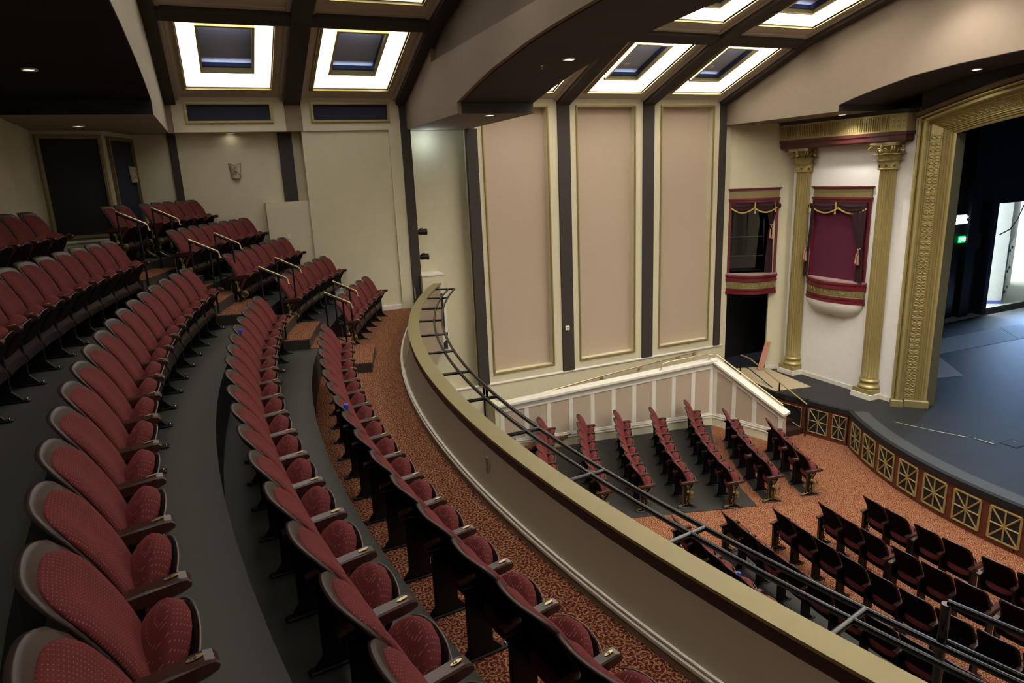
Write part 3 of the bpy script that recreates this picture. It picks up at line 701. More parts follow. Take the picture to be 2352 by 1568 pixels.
def chair(r_tip,ang,z,pitch,label,group,c=(CX,CY),first=False,last=False,num=None,ornate=(False,False),tag=False,detail=True):
    # ang = centre angle of the seat; the armrest on its -angle side belongs to it, last one gets the other too
    r=r_tip+.30; ca,sa=math.cos(R(ang)),math.sin(R(ang))
    t=thing('theatre_chair',label,'chair',(c[0]-r*ca,c[1]+r*sa,z),-R(ang),group)
    if pitch<.53: t.scale=(1,pitch/.535,1)
    for k in ('back_shell','back_cushion','rear_panel','seat_cushion','seat_pan','edge_trim'): obj(k,CM[k],t)
    hw=pitch/2/t.scale[1]
    sides=[(-hw,first,ornate[0])]
    if last: sides.append((hw,True,ornate[1]))
    for y,end,orn in sides:
        a=obj('armrest',CM['armrest'],t,(0,y,0))
        if detail: obj('number_plate',CM['number_plate'],a)
        l=obj('end_standard' if orn else 'leg',CM['end_panel' if orn else 'leg'],t,(0,y,0))
        if orn: obj('scrollwork',CM['scrollwork'],l); obj('rosette',CM['rosette'],l)
        elif detail: obj('foot_bolt',CM['foot_bolt'],l)
    if num is not None:
        text_mesh('seat_number',str(num),.022,.0008,BLACK,t,(.235,-hw,.6538),(0,R(-9),R(180)))
    if tag: obj('blue_mark',CM['blue_mark'],t,(0,0,0),label='small blue mark on the top corner')
    return t
def row(r_tip,a0,n,pdeg,z,lab,group,c=(CX,CY),from_high=False,gaps=(),orn=(False,False),nums=None,tags=(),detail=True):
    # n seats from angle a0 upwards, ordinals counted from the aisle
    a=a0; pitch=r_tip*R(pdeg)*1.012
    for i in range(n):
        k=n-i if from_high else i+1
        l=lab%ORD[k]
        gap_after=i in gaps
        chair(r_tip,a+pdeg/2,z,pitch,l,group,c,first=(i==0),last=(i==n-1 or gap_after),num=(nums+i if nums and i<4 else None),ornate=(orn[0] and i==0,orn[1] and i==n-1),tag=(i in tags),detail=detail)
        a+=pdeg+(.5*.55/r_tip*57.3*.35 if gap_after else 0)
ZB=FB; RT=[20.50,21.454,22.402,23.392,24.36]
NM=['front','second','third','fourth','back']
p=[1.4926,1.450,1.4433,1.339,1.30]
ends=[11.83,12.36,12.22,12.26,12.35]; ns=[18,19,18,13,4]
for k in range(5):
    row(RT[k],ends[k]-ns[k]*p[k],ns[k],p[k],ZB[k],'maroon theatre chair, %s from the handrails, '+NM[k]+' balcony row, near block','near block, %s balcony row'%NM[k],from_high=True,orn=(False,False),nums={0:100,1:99,2:101}.get(k),tags=({1:(17-3,),0:(18-8,)}.get(k,())))
spec=[(16.85,6,1.60),(16.75,7,1.47),(16.1,7,1.40),(15.7,8,1.26)]
OFF=[-.02,-.07,.10,.28,.30]
for k,(a,n,pd) in enumerate(spec):
    row(RT[k]-OFF[k],a,n,pd,ZB[k],'maroon theatre chair, %s from the handrails, '+NM[k]+' balcony row, block by the side wall','wall block, %s balcony row'%NM[k],orn=(True,False))
row(RT[4]-.18,16.2,2,1.19,ZB[4],'maroon theatre chair, %s of the pair before the navy doorway, back balcony row','pair of chairs at the doorway',orn=(True,True))
row(RT[4]-.32,18.85,5,1.19,ZB[4],'maroon theatre chair, %s from the doorway pair, back balcony row, wall block','wall block, back balcony row',orn=(True,False))
# orchestra: left block (by the ramp wall)
LB=[(11.10,18.475,4,2.84,(0,1)),(12.067,17.82,6,2.55,(1,3)),(13.03,17.28,8,2.42,()),(13.993,18.07,7,2.25,()),(14.956,18.02,7,2.10,()),(15.92,17.6,7,1.98,()),(16.97,17.6,7,1.86,()),(17.99,17.5,6,1.76,())]
def zf(r): return FZ+(0.012 if r>12.9 else 0.0)
for k,(r,a,n,pd,g) in enumerate(LB):
    row(r,a,n,pd,zf(r),'maroon stalls chair, %s from the open aisle, '+ORD[k+1]+' row from stage, ramp-side block','stalls ramp-side block, %s row'%ORD[k+1],(LX,LY),gaps=g,orn=(True,False),detail=False)
# centre block
RBK=[(11.10,[(9.2,2,2.62),(3.45,2,2.62),(-2.4,2,2.62),(-8.3,2,2.62)]),(12.067,[(9.5,3,2.42),(1.75,3,2.42),(-6.0,3,2.42)]),(13.03,[(9.8,9,2.36)]),(13.993,[(10.6,10,2.18)]),(14.956,[(11.0,10,2.06)]),(15.92,[(11.2,8,1.98)])]
for k,(r,gs) in enumerate(RBK):
    cnt=0
    for a,n,pd in gs:
        for i in range(n):
            cnt+=1; pitch=r*R(pd)*1.01
            chair(r,a-pd*(i+.5),zf(r) if k>1 else FZ,pitch,'maroon stalls chair, %s from the open aisle, %s row from stage, centre block'%(ORD[cnt],ORD[k+1]),'stalls centre block, %s row'%ORD[k+1],(LX,LY),first=True,last=(i==0),ornate=(False,i==0 and cnt==1),tag=(k==4 and cnt==4),detail=False)
# ------------------------------------------------------------------ panelled ramp wall
def rampwall(p0,p1,z0a,z0b,stiles,label,endpost=False):
    d=Vector((p1[0]-p0[0],p1[1]-p0[1],0)); L=d.length; rz=math.atan2(d.y,d.x)
    def zt(s): return z0a+(z0b-z0a)*s/L
    m=MB(); m.prism([(0,FZ),(L,FZ),(L,zt(L)-.06),(0,zt(0)-.06)],0,.16,'y'); o=struct('wall_front',m,TAN); o.location=(p0[0],p0[1],0); o.rotation_euler=(0,0,rz)
    def slab(a,b,za,zb,y0,y1,h,mt,nm,lab=None):
        m=MB(); m.prism([(a,za),(b,zb),(b,zb+h),(a,za+h)],y0,y1,'y'); return struct(nm,m,mt,o,lab)
    slab(-.06,L+.06,zt(-.06)-.06,zt(L+.06)-.06,-.10,.24,.06,WHITE,'cap_board')
    slab(0,L,zt(0)-.12,zt(L)-.12,-.05,0,.06,WHITE,'cap_moulding'); slab(0,L,zt(0)-.16,zt(L)-.16,-.035,0,.025,WHITE,'cap_moulding')
    slab(0,L,zt(0)-.24,zt(L)-.24,-.022,0,.09,WHITE,'top_rail')
    slab(0,L,FZ,FZ,-.03,0,.24,CREAM,'skirting'); slab(0,L,FZ+.24,FZ+.24,-.045,0,.035,WHITE,'base_moulding'); slab(0,L,FZ+.30,FZ+.30,-.03,0,.03,WHITE,'base_moulding'); slab(0,L,FZ+.33,FZ+.33,-.022,0,.05,WHITE,'bottom_rail')
    for s in stiles:
        a,b=s-.05,s+.05; m=MB(); m.prism([(a,FZ+.3),(b,FZ+.3),(b,zt(b)-.16),(a,zt(a)-.16)],-.02,0,'y'); struct('stile',m,WHITE,o)
        m=MB()
        for e,sg in ((a,-1),(b,1)): m.prism([(e,FZ+.36),(e+sg*.012,FZ+.36),(e+sg*.012,zt(e)-.2),(e,zt(e)-.2)],-.012,0,'y')
        struct('bead',m,WHITE,o)
    return o
a0=(6.15,15.56); a1=(12.38,14.5); L1=math.hypot(6.23,-1.06)
st=[.06]+[math.hypot(x-6.15,y-15.56) for x,y in ((6.88,15.43),(7.5,15.33),(8.12,15.22),(8.74,15.12),(9.35,15.01),(9.96,14.91),(10.55,14.81),(11.15,14.71),(11.75,14.61))]+[L1-.06]
rw=rampwall(a0,a1,-5.87,-5.31,st,'')
L2=math.hypot(.63,2.06); rw2=rampwall(a1,(13.01,12.44),-5.31,-6.36,[.07,.68,1.31,L2-.08],'')
m=MB(); m.box((6.02,15.56,FZ),(6.17,16.2,-5.9)); m.box((5.98,15.5,-5.9),(6.2,16.2,-5.86)); struct('wall_front',m,CREAM)
# sloping ramp floor behind it
m=MB(); m.prism([(6.1,FZ+.05),(12.6,SZ),(12.6,SZ-.2),(6.1,FZ)],15.2,16.2,'y'); struct('floor',m,CARPET)
# brass rails
t=thing('wall_handrail','long thin brass handrail rising along the cream wall above the ramp','handrail',(0,0,0))
m=MB(); m.tube([(6.9,16.06,-6.02),(9.65,16.06,-5.76),(12.36,16.06,-5.56),(13.1,16.06,-5.51)],.022,8); m.build('rail_bar',BRASS,t)
for x,z in ((8.0,-5.93),(9.65,-5.78),(10.98,-5.69),(12.36,-5.58),(13.0,-5.54)): m=MB(); m.tube([(x,16.06,z),(x,16.06,z-.07),(x,16.18,z-.08)],.014,6); m.lathe([(.035,0),(.035,.02)],(x,16.17,z-.08),10,'y'); m.build('bracket',BRASS,t)
def ramp_pt(s,dy=.07,up=0):
    d=Vector((6.23,-1.06,0)).normalized(); n=Vector((-d.y,d.x,0)); q=Vector((a0[0],a0[1],0))+d*s+n*dy; q.z=-5.87+.56*s/L1+up; return q
t=thing('cap_handrail','short brass handrail with curved ends standing on the white ramp cap','handrail',(0,0,0))
m=MB(); m.tube([ramp_pt(4.72),ramp_pt(4.72,up=.10),ramp_pt(4.78,up=.17),ramp_pt(4.95,up=.19),ramp_pt(6.0,up=.19),ramp_pt(6.18,up=.17),ramp_pt(6.22,up=.08),ramp_pt(6.22)],.018,8); m.build('rail_bar',BRASS,t)
for s in (4.72,6.22): m=MB(); q=ramp_pt(s); m.lathe([(.045,0),(.045,.012),(.02,.02)],tuple(q),12); m.build('base_flange',BRASS,t)
t=thing('stair_side_rail','dark brass handrail running down behind the sloping white cap','handrail',(0,0,0))
m=MB(); m.tube([(12.15,14.72,-5.20),(12.55,14.6,-5.19),(13.16,12.62,-6.24)],.018,8); m.build('rail_bar',BRASS,t)
for f in (.15,.85): q=Vector((12.55,14.6,-5.21)).lerp(Vector((13.16,12.62,-6.26)),f); m=MB(); m.tube([q,(q.x,q.y,q.z-.10)],.012,6); m.build('bracket',BRASS,t)
plate('wall_outlet','small white outlet on the base rail of the sloping ramp wall','outlet',(12.60,13.78,-6.93),math.atan2(-2.06,.63),.08,.12,.03,PLASTIC,1)
# steps up to the stage behind the ramp wall end
m=MB()
for i in range(5):
    z=FZ+(SZ-FZ)*(i+1)/6; x0=13.2+.0*i; y0=12.75+.33*i
    m.prism([(13.1,y0),(14.15,y0),(14.15,y0+.36),(13.1,y0+.36)],FZ,z)
struct('floor',m,BANDW)
t=thing('stair_handrail','black stair handrail with pale top rail beside the stage steps','handrail',(0,0,0))
P=[(14.25,15.46,-5.66),(14.22,15.1,-5.66),(13.69,13.58,-5.78),(14.11,12.71,-6.42)]
top=[(14.25,15.46,-5.66),(14.22,15.05,-5.67),(13.97,12.57,-6.35)]
m=MB(); m.tube(top,.02,8); m.build('top_rail',BRASS,t)
def onr(f,lo=0):
    A=Vector(top[1]);B=Vector(top[2]); q=A.lerp(B,f); return q
for q,zb in ((Vector(top[0]),SZ),(onr(.55),-6.9),(onr(1),FZ)): m=MB(); m.tube([(q.x,q.y,zb),(q.x,q.y,q.z)],.02,8); m.build('post',IRON,t)
m=MB(); m.tube([Vector(p)+Vector((0,0,-.33)) for p in top],.014,6); m.build('lower_rail',IRON,t)
# ------------------------------------------------------------------ stage
RS=9.35; A_C=33.8
m=MB(); pts=[(LX-RS*math.cos(R(a)),LY+RS*math.sin(R(a))) for a in [A_C-i*(A_C+45)/70 for i in range(71)]]
poly=[(14.20,12.7),(13.95,13.3),(14.2,15.0),(14.1,16.35),(36,16.9),(36,-4)]+pts[::-1]
m.prism(poly,SZ-.14,SZ); stg=m.build('stage',[SFLOOR]); 
stg['label']='dark painted stage platform with curved mahogany front and gold lattice grilles'; stg['category']='stage'
m=MB(); sector(m,RS-.44,RS-.1,A_C-.5,-45,SZ,SZ+.004,(LX,LY),n=60); m.build('edge_strip',mat('grey_edge_paint','#3a3d3d',.6),stg)
m=MB(); sector(m,RS-.14,RS+.012,A_C,-45,SZ-.13,SZ+.002,(LX,LY),n=60); m.build('nosing',BLACK,stg)
for i in range(16):
    b1=34.0-i*4.72; b0=b1-4.70
    m=MB(); sector(m,RS-.10,RS-.02,b0+.04,b1 if i else 33.6,FZ,SZ-.13,(LX,LY),n=4); pan=m.build('front_panel',WOODS,stg)
    g1=31.9-i*4.65; g0=g1-3.45; rr=RS-.02; zt,zb=-6.51,-7.16
    if i==0: pass
    def gp(s,z,r=rr): return pol(r,g1+(g0-g1)*s,z,(LX,LY))
    m=MB(); sector(m,rr,rr+.006,g0,g1,zb,zt,(LX,LY),n=3); gr=m.build('grille',BLACK,stg)
    for a,b,ww in (((0,zt),(1,zt),.045),((0,zb),(1,zb),.045),((0,zb),(0,zt),.045),((1,zb),(1,zt),.045),((0,zm:=(zt+zb)/2),(1,zm),.032),((.5,zb),(.5,zt),.032),((0,zb),(1,zt),.034),((0,zt),(1,zb),.034)):
        m=MB(); A=Vector(gp(a[0],a[1],rr+.012)); B=Vector(gp(b[0],b[1],rr+.012)); C=(A+B)/2
        d=(B-A); Lb=d.length; d.normalize(); nrm=Vector((-math.cos(R((g0+g1)/2)),math.sin(R((g0+g1)/2)),0)); u=d.cross(nrm)
        mm=Matrix((( d.x,nrm.x,u.x,C.x),(d.y,nrm.y,u.y,C.y),(d.z,nrm.z,u.z,C.z),(0,0,0,1)))
        m.xf(mm,m.prism,[(-ww/2,-.004),(0,.016),(ww/2,-.004)],-Lb/2,Lb/2,'x') if False else m.xf(mm,m.add,[(s*Lb/2,q,v) for s in (-1,1) for q,v in ((-.006,-ww/2),(.008,-ww/2),(.018,0),(.008,ww/2),(-.006,ww/2))],[(0,1,2,3,4),(9,8,7,6,5)]+[(k,(k+1)%5,5+(k+1)%5,5+k) for k in range(5)],False)
        m.build('bar',GOLD,gr)
# left straight part of the stage front
def seg(p,q,nm='front_panel',grille=False,mt=WOODS):
    d=Vector((q[0]-p[0],q[1]-p[1],0)); L=d.length; rz=math.atan2(d.y,d.x); mm=Matrix.Translation((p[0],p[1],0))@Matrix.Rotation(rz,4,'Z')
    m=MB(); m.xf(mm,m.box,(0,-.02,FZ),(L,.08,SZ-.13)); pan=m.build(nm,mt,stg)
    m=MB(); m.xf(mm,m.box,(-.02,-.05,SZ-.13),(L+.02,.1,SZ+.002)); m.build('nosing',BLACK,stg)
    return mm,L
mm,L=seg((14.12,12.72),(14.4,11.60))
for g0,g1,x in ((.10,.62,True),(.76,1.12,True)):
    m=MB(); m.xf(mm,m.box,(g0,-.026,-7.16),(g1,-.02,-6.51)); gr=m.build('grille',BLACK,stg)
    zm=-6.835; xm=(g0+g1)/2
    for (xa,za),(xb,zb_) in (((g0,-6.51),(g1,-6.51)),((g0,-7.16),(g1,-7.16)),((g0,-7.16),(g0,-6.51)),((g1,-7.16),(g1,-6.51)),((g0,zm),(g1,zm)),((xm,-7.16),(xm,-6.51)),((g0,-7.16),(g1,-6.51)),((g0,-6.51),(g1,-7.16))):
        m=MB(); A=mm@Vector((xa,-.03,za)); B=mm@Vector((xb,-.03,zb_)); m.tube([A,B],.014,5,caps=True); m.build('bar',GOLD,gr)
mm,L=seg((13.72,14.9),(14.12,12.72))
m=MB(); m.xf(mm,m.add,[(1.25,-.03,-6.55),(2.1,-.03,-6.55),(2.1,-.03,-7.12),(1.25,-.03,-6.85)],[(0,1,2,3)],False); gr=m.build('grille',BLACK,stg)
q=[(1.25,-6.55),(2.1,-6.55),(2.1,-7.12),(1.25,-6.85)]
for i in range(4):
    A=mm@Vector((q[i][0],-.035,q[i][1])); B=mm@Vector((q[(i+1)%4][0],-.035,q[(i+1)%4][1])); m=MB(); m.tube([A,B],.014,5); m.build('bar',GOLD,gr)
# things lying on the stage
def sheet_on(name,label,cat,poly,z,h,mt):
    m=MB(); m.prism(poly,z,z+h); o=m.build(name,mt); o['label']=label; o['category']=cat; return o
sheet_on('plywood_sheet','beige plywood sheet lying on the stage corner by the leaning board','board',[(14.55,16.05),(15.45,15.7),(15.12,13.5),(13.95,13.72),(14.1,15.2)],SZ,.012,PLY)
sheet_on('floor_sheet','pale grey sheet lying across the far part of the stage, left half','sheet',[(19.5,13.95),(25.2,13.75),(26.4,15.1),(20.5,15.2)],SZ,.008,GREYW)
sheet_on('floor_sheet','pale grey sheet continuing across the stage to the right edge','sheet',[(25.22,13.75),(34,13.4),(34,14.9),(26.42,15.1)],SZ,.008,GREYW)
sheet_on('floor_sheet','pale triangular sheet pointing out from behind the gold proscenium post','sheet',[(19.61,12.03),(21.1,13.86),(19.3,13.86),(18.2,12.9),(17.6,12.6)],SZ,.008,GREYW)
m=MB(); m.box((15.5,8.19,SZ),(15.9,8.50,SZ+.006)); o=m.build('trap_door',mat('trap_paint','#15181c',.6)); o['label']='small square trap door near the stage front edge'; o['category']='hatch'
m=MB(); m.box((15.47,8.16,SZ),(15.93,8.53,SZ+.003)); m.build('hatch_rim',BLACK,o); m=MB(); m.lathe([(.015,0),(.015,.004)],(15.82,8.42,SZ+.006),8); m.build('pull_ring',CHROME,o)
t=thing('floor_track','thin metal floor track let into the stage, brightest before the trap door','track',(0,0,0))
for (x0,y0),(x1,y1) in (((15.27,8.95),(15.31,8.5)),((14.64,10.54),(14.95,9.63)),((14.95,9.63),(15.2,9.05))):
    m=MB(); m.tube([(x0,y0,SZ+.003),(x1,y1,SZ+.003)],.008 if y0<9 else .004,5); m.build('track_piece',CHROME,t)
# leaning board with holes
t=thing('leaning_board','pinkish pine board leaning upright against the door jamb','board',(15.08,15.50,SZ))
Zv=Vector((.27,-.03,.93)).normalized(); Xv=Vector((.867,-.5,0)); Xv=(Xv-Zv*Xv.dot(Zv)).normalized(); Yv=Zv.cross(Xv)
Mx=Matrix(((Xv.x,Yv.x,Zv.x,0),(Xv.y,Yv.y,Zv.y,0),(Xv.z,Yv.z,Zv.z,.02),(0,0,0,1)))
m=MB(); m.xf(Mx,m.cbox,(-.085,-.02,0),(.085,.02,.93),.004); m.build('plank',PINE,t)
for z,x in ((.2,-.03),(.68,-.03),(.85,.0)): m=MB(); m.xf(Mx,m.lathe,[(.014,-.0225),(.014,.0225)],(x,0,z),8,'y'); m.build('knot',BANDW,t)
# ------------------------------------------------------------------ walls beside the stage
def wallseg(p0,p1,z0,z1,th,holes,mt,name='wall_stage_left'):
    d=Vector((p1[0]-p0[0],p1[1]-p0[1],0)); L=d.length; rz=math.atan2(d.y,d.x)
    xs=sorted({0,L}|{h[0] for h in holes}|{h[1] for h in holes}); zs=sorted({z0,z1}|{h[2] for h in holes}|{h[3] for h in holes})
    m=MB(); grid_wall(m,xs,zs,holes,0,th); o=struct(name,m,mt); o.location=(p0[0],p0[1],0); o.rotation_euler=(0,0,rz); return o,rz,L
W1a=(14.18,16.26); W1b=(15.85,15.3); L=math.hypot(1.67,.96)
w1,rz1,_=wallseg(W1a,W1b,SZ,1.2,.12,[(.10,1.36,SZ,-3.84),(.12,1.40,-3.25,-1.1)],CREAM)
w2,rz2,_=wallseg((15.85,15.3),(15.85,11.25),SZ,1.2,.12,[],mat('bright_white_paint','#e4e2dc',.7))
m=MB(); m.box((0,-.02,SZ),(4.05,0,SZ+.12)); struct('skirting',m,WHITE,w2)
m=MB(); m.box((1.38,-.02,SZ),(L,0,SZ+.12)); struct('skirting',m,WHITE,w1)
m=MB(); m.box((14.2,17.2,SZ),(17.4,17.3,1.2)); m.box((14.1,16.3,SZ),(14.2,17.3,1.2)); m.box((17.3,15.4,SZ),(17.4,17.3,1.2)); m.prism([(14.2,16.42),(15.9,15.45),(17.4,15.45),(17.4,17.3),(14.2,17.3)],1.1,1.18); struct('wall_passage',m,BLACK)
# glass seen through the first box: dark panes with a pale jamb
t=thing('booth_window','dark reflecting window with rail behind the left opera box','window',(14.9,16.45,-2.2),rz1)
m=MB(); m.box((-.75,0,-1.1),(.75,.02,1.1)); m.build('pane',GLASS,t)
for z in (-.55,.05): m=MB(); m.box((-.75,-.03,z),(.75,0,z+.025)); m.build('bar',mat('dull_steel','#50565a',.4,.6),t)
for x in (-.25,.2): m=MB(); m.box((x,-.02,-.4),(x+.04,0,1.1)); m.build('mullion',BLACK,t)
m=MB(); m.box((-.66,-.02,-.45),(-.6,0,1.0)); m.build('lit_jamb',mat('pale_jamb','#c9d4da',.6),t)
# ------------------------------------------------------------------ opera boxes
def opera_box(p,rz,W,label,blind):
    t=thing('opera_box',label,'opera box',(p[0],p[1],0),rz)   # local x along wall 0..W, -y towards house
    n=20
    def arc(bulge,x0,x1,off=0): return [(x0+(x1-x0)*i/n,-off-bulge*math.sin(PI*i/n)) for i in range(n+1)]
    def band(nm,z0,z1,bulge,off,mt,ext=0,prof=None):
        a=arc(bulge,-ext,W+ext,off); poly=[(-ext,0)]+a+[(W+ext,0)]
        m=MB(); m.prism(poly,z0,z1); return m.build(nm,mt,t)
    # top fascia
    band('crown',-.66,-.635,.10,.10,WINE,.05); band('crown',-.70,-.66,.09,.07,WINE,.02); band('gold_fascia',-.93,-.70,.08,.05,GOLDM); band('lower_cornice',-.985,-.93,.09,.08,WINE,.03); band('lower_cornice',-1.06,-.985,.08,.055,WINE,.01)
    # side posts
    for x in (0,W-.07): m=MB(); m.cbox((x,-.06,-3.26),(x+.07,.0,-1.05),.006); m.build('side_post',WINE,t)
    # ledge
    B=.36
    for z0,z1,b,e,mt,nm in ((-3.24,-3.20,B+.02,.05,mat('mauve_top','#9a7f7c',.7),'ledge_top'),(-3.30,-3.24,B+.04,.06,WINE,'rim'),(-3.36,-3.30,B+.0,.03,WINE,'rim'),(-3.44,-3.36,B+.02,.045,WINE,'rim'),(-3.66,-3.44,B-.02,.02,GOLDM,'key_band'),(-3.71,-3.66,B+.0,.03,WINE,'lower_rim'),(-3.76,-3.71,B-.03,.02,WINE,'lower_rim'),(-3.83,-3.76,B+.01,.04,WINE,'lower_rim')):
        kb=band(nm,z0,z1,b-.06,.06,mt,e)
        if nm=='key_band': KB=kb
    # greek key relief and flowers on the band
    def bp(s,z,o=.0):
        b=B-.08; x=-.02+(W+.04)*s; y=-.06-b*math.sin(PI*s); dx=(W+.04); dy=-b*PI*math.cos(PI*s); nl=math.hypot(dx,dy); return Vector((x+dy/nl*o,y-dx/nl*o,z))
    m=MB()
    U=.105/W; s=.04; k=0
    while s<.95:
        if k%4==3:
            m2=MB()
            c=bp(s+U/2,-3.55,.008)
            for j in range(5):
                a=2*PI*j/5+.3; e=bp(s+U/2+.035*math.cos(a)/W,-3.55+.045*math.sin(a),.012); m2.tube([c,e],[.014,.010],5)
            m2.sphere(tuple(c),.016,5); m2.build('flower',GOLD,KB)
        else:
            q=[(0,-3.62),(0,-3.48),(.95,-3.48),(.95,-3.60),(.35,-3.60),(.35,-3.54),(.65,-3.54)]
            m.tube([bp(s+U*a,z,.004) for a,z in q],.008,4)
        s+=U*1.12; k+=1
    m.tube([bp(i/20,-3.455,.003) for i in range(21)],.006,4); m.tube([bp(i/20,-3.645,.003) for i in range(21)],.006,4)
    m.build('greek_key_relief',GOLD,KB)
    # belly under the ledge
    m=MB(); rows_=8; vs=[]
    for j in range(rows_+1):
        f=math.cos(PI/2*j/rows_); z=-3.83-.42*math.sin(PI/2*j/rows_)
        for i in range(n+1): x=W/2+(W/2+.0)*math.cos(PI-PI*i/n)*(.35+.65*f if j<rows_ else .35); vs.append((x,-.02-(B-.02)*f*math.sin(PI*i/n)-.0,z))
    fs=[(j*(n+1)+i,j*(n+1)+i+1,(j+1)*(n+1)+i+1,(j+1)*(n+1)+i) for j in range(rows_) for i in range(n)]
    m.add(vs,fs,True)
    if blind: m.build('belly',WHITE,t)
    if blind: m=MB(); m.box((.05,-.012,-3.24),(W-.05,-.002,-1.05)); m.build('plum_backing',CURTM,t)
    # swagged valance
    def swag(x0,x1,z0,zs,y,nm='valance'):
        m=MB(); nu,nv=14,10; vs=[]
        for j in range(nv+1):
            v=j/nv
            for i in range(nu+1):
                u=i/nu; x=x0+(x1-x0)*u; z=z0-v*(.16+(zs-.16)*math.sin(PI*u)); yy=y-.03-.02*math.sin(v*PI*5+math.sin(PI*u)*1.5)*math.sin(PI*u)-.05*math.sin(PI*u)*math.sin(PI*v)
                vs.append((x,yy,z))
        fs=[(j*(nu+1)+i,j*(nu+1)+i+1,(j+1)*(nu+1)+i+1,(j+1)*(nu+1)+i) for j in range(nv) for i in range(nu)]
        m.add(vs,fs,True); o=m.build(nm,CURT,t)
        m=MB(); last=vs[-(nu+1):]; vs2=[]
        for i,(x,yy,z) in enumerate(last): vs2+=[(x,yy-.008,z+.01),(x,yy-.012-(i%2)*.008,z-.035),(x,yy+.004,z-.035),(x,yy+.008,z+.01)]
        m.add(vs2,[(4*i+k,4*i+(k+1)%4,4*i+4+(k+1)%4,4*i+4+k) for i in range(nu) for k in range(4)],False); m.build('fringe',FRINGE,o); return o
    yb=-.10 if blind else -.06
    swag(.06,W*.5,-1.05,.30,yb); swag(W*.5,W-.05,-1.05,.30,yb)
    def tassel(x,y,z0,z1,r=.022,mt=FRINGE,nm='tassel'):
        m=MB(); m.tube([(x,y,z0),(x,y,z1+.08)],.010,6); m.lathe([(r*.4,.0),(r*.9,-.01),(r*.9,-.03),(r*.55,-.04),(r*1.3,-.11),(r*1.1,-.13),(.002,-.13)],(x,y,z1+.10),10); return m.build(nm,mt,t)
    tassel(W*.5,yb-.14,-1.05,-1.36); tassel(.02,yb-.09,-1.05,-1.33) if blind else tassel(W-.12,yb-.09,-1.05,-1.33)
    m=MB(); m.box((W*.5-.018,yb-.135,-1.24),(W*.5+.018,yb-.115,-1.06)); m.build('fringe_tab',FRINGE,t)
    # side curtain tied back
    def curtain(xa,xt,xb,zt_,wtop,wtie,wbot,y,nm='curtain'):
        m=MB(); nu,nv=18,22; vs=[]; z0=-1.12; z2=-3.22
        for j in range(nv+1):
            v=j/nv; z=z0+(z2-z0)*v; vt=(zt_-z0)/(z2-z0)
            if v<vt: f=(v/vt)**1.6; c=xa+(xt-xa)*f; wd=wtop+(wtie-wtop)*f
            else: f=((v-vt)/(1-vt))**.6; c=xt+(xb-xt)*f; wd=wtie+(wbot-wtie)*f
            for i in range(nu+1):
                u=i/nu-.5; vs.append((c+wd*u,y-.02-.022*math.sin(i*PI/1.5)-.03*math.cos(u*PI),z))
        fs=[(j*(nu+1)+i,j*(nu+1)+i+1,(j+1)*(nu+1)+i+1,(j+1)*(nu+1)+i) for j in range(nv) for i in range(nu)]
        m.add(vs,fs,True); o=m.build(nm,CURT,t); return o
    def tieback(x,z,y):
        m=MB(); m.tube([(x-.05,y-.06,z+.02),(x,y-.085,z),(x+.06,y-.06,z+.03)],.010,6); m.build('tie_cord',PINKT,t)
        for k in (0,1):
            m=MB(); xx=x-.035+.07*k; m.tube([(x,y-.08,z),(xx,y-.095,z-.15-.03*k)],.007,5); m.lathe([(.012,.03),(.02,.0),(.012,-.02),(.024,-.05),(.016,-.07),(.034,-.2),(.03,-.24),(.002,-.24)],(xx,y-.095,z-.15-.03*k),10)
            m.build('tassel',PINKT,t)
    if blind:
        curtain(W-.30,W-.16,W-.14,-2.3,.50,.12,.24,-.10); tieback(W-.15,-2.3,-.12)
        curtain(.10,.03,-.03,-2.3,.10,.07,.16,-.12); tieback(.0,-2.35,-.14)
        m=MB(); m.sphere((.0,-.14,-1.18),.06,7,(1,.7,1.4)); m.build('jabot',CURT,t)
    else:
        curtain(W-.20,W-.20,W-.22,-1.75,.30,.09,.24,-.02); tieback(W-.20,-1.75,-.03)
        m=MB(); m.sphere((W-.01,-.12,-1.18),.06,7,(1,.7,1.4)); m.build('jabot',CURT,t)
    return t
u=(1.67/L,-.96/L)
opera_box((W1a[0]+u[0]*.07,W1a[1]+u[1]*.07),rz1,1.45,'left opera box with open dark window, curved wine red ledge and gold fascia',False)
opera_box((15.85,14.50),-PI/2,1.90,'right opera box between the gold columns, with plum backing and tied curtain',True)
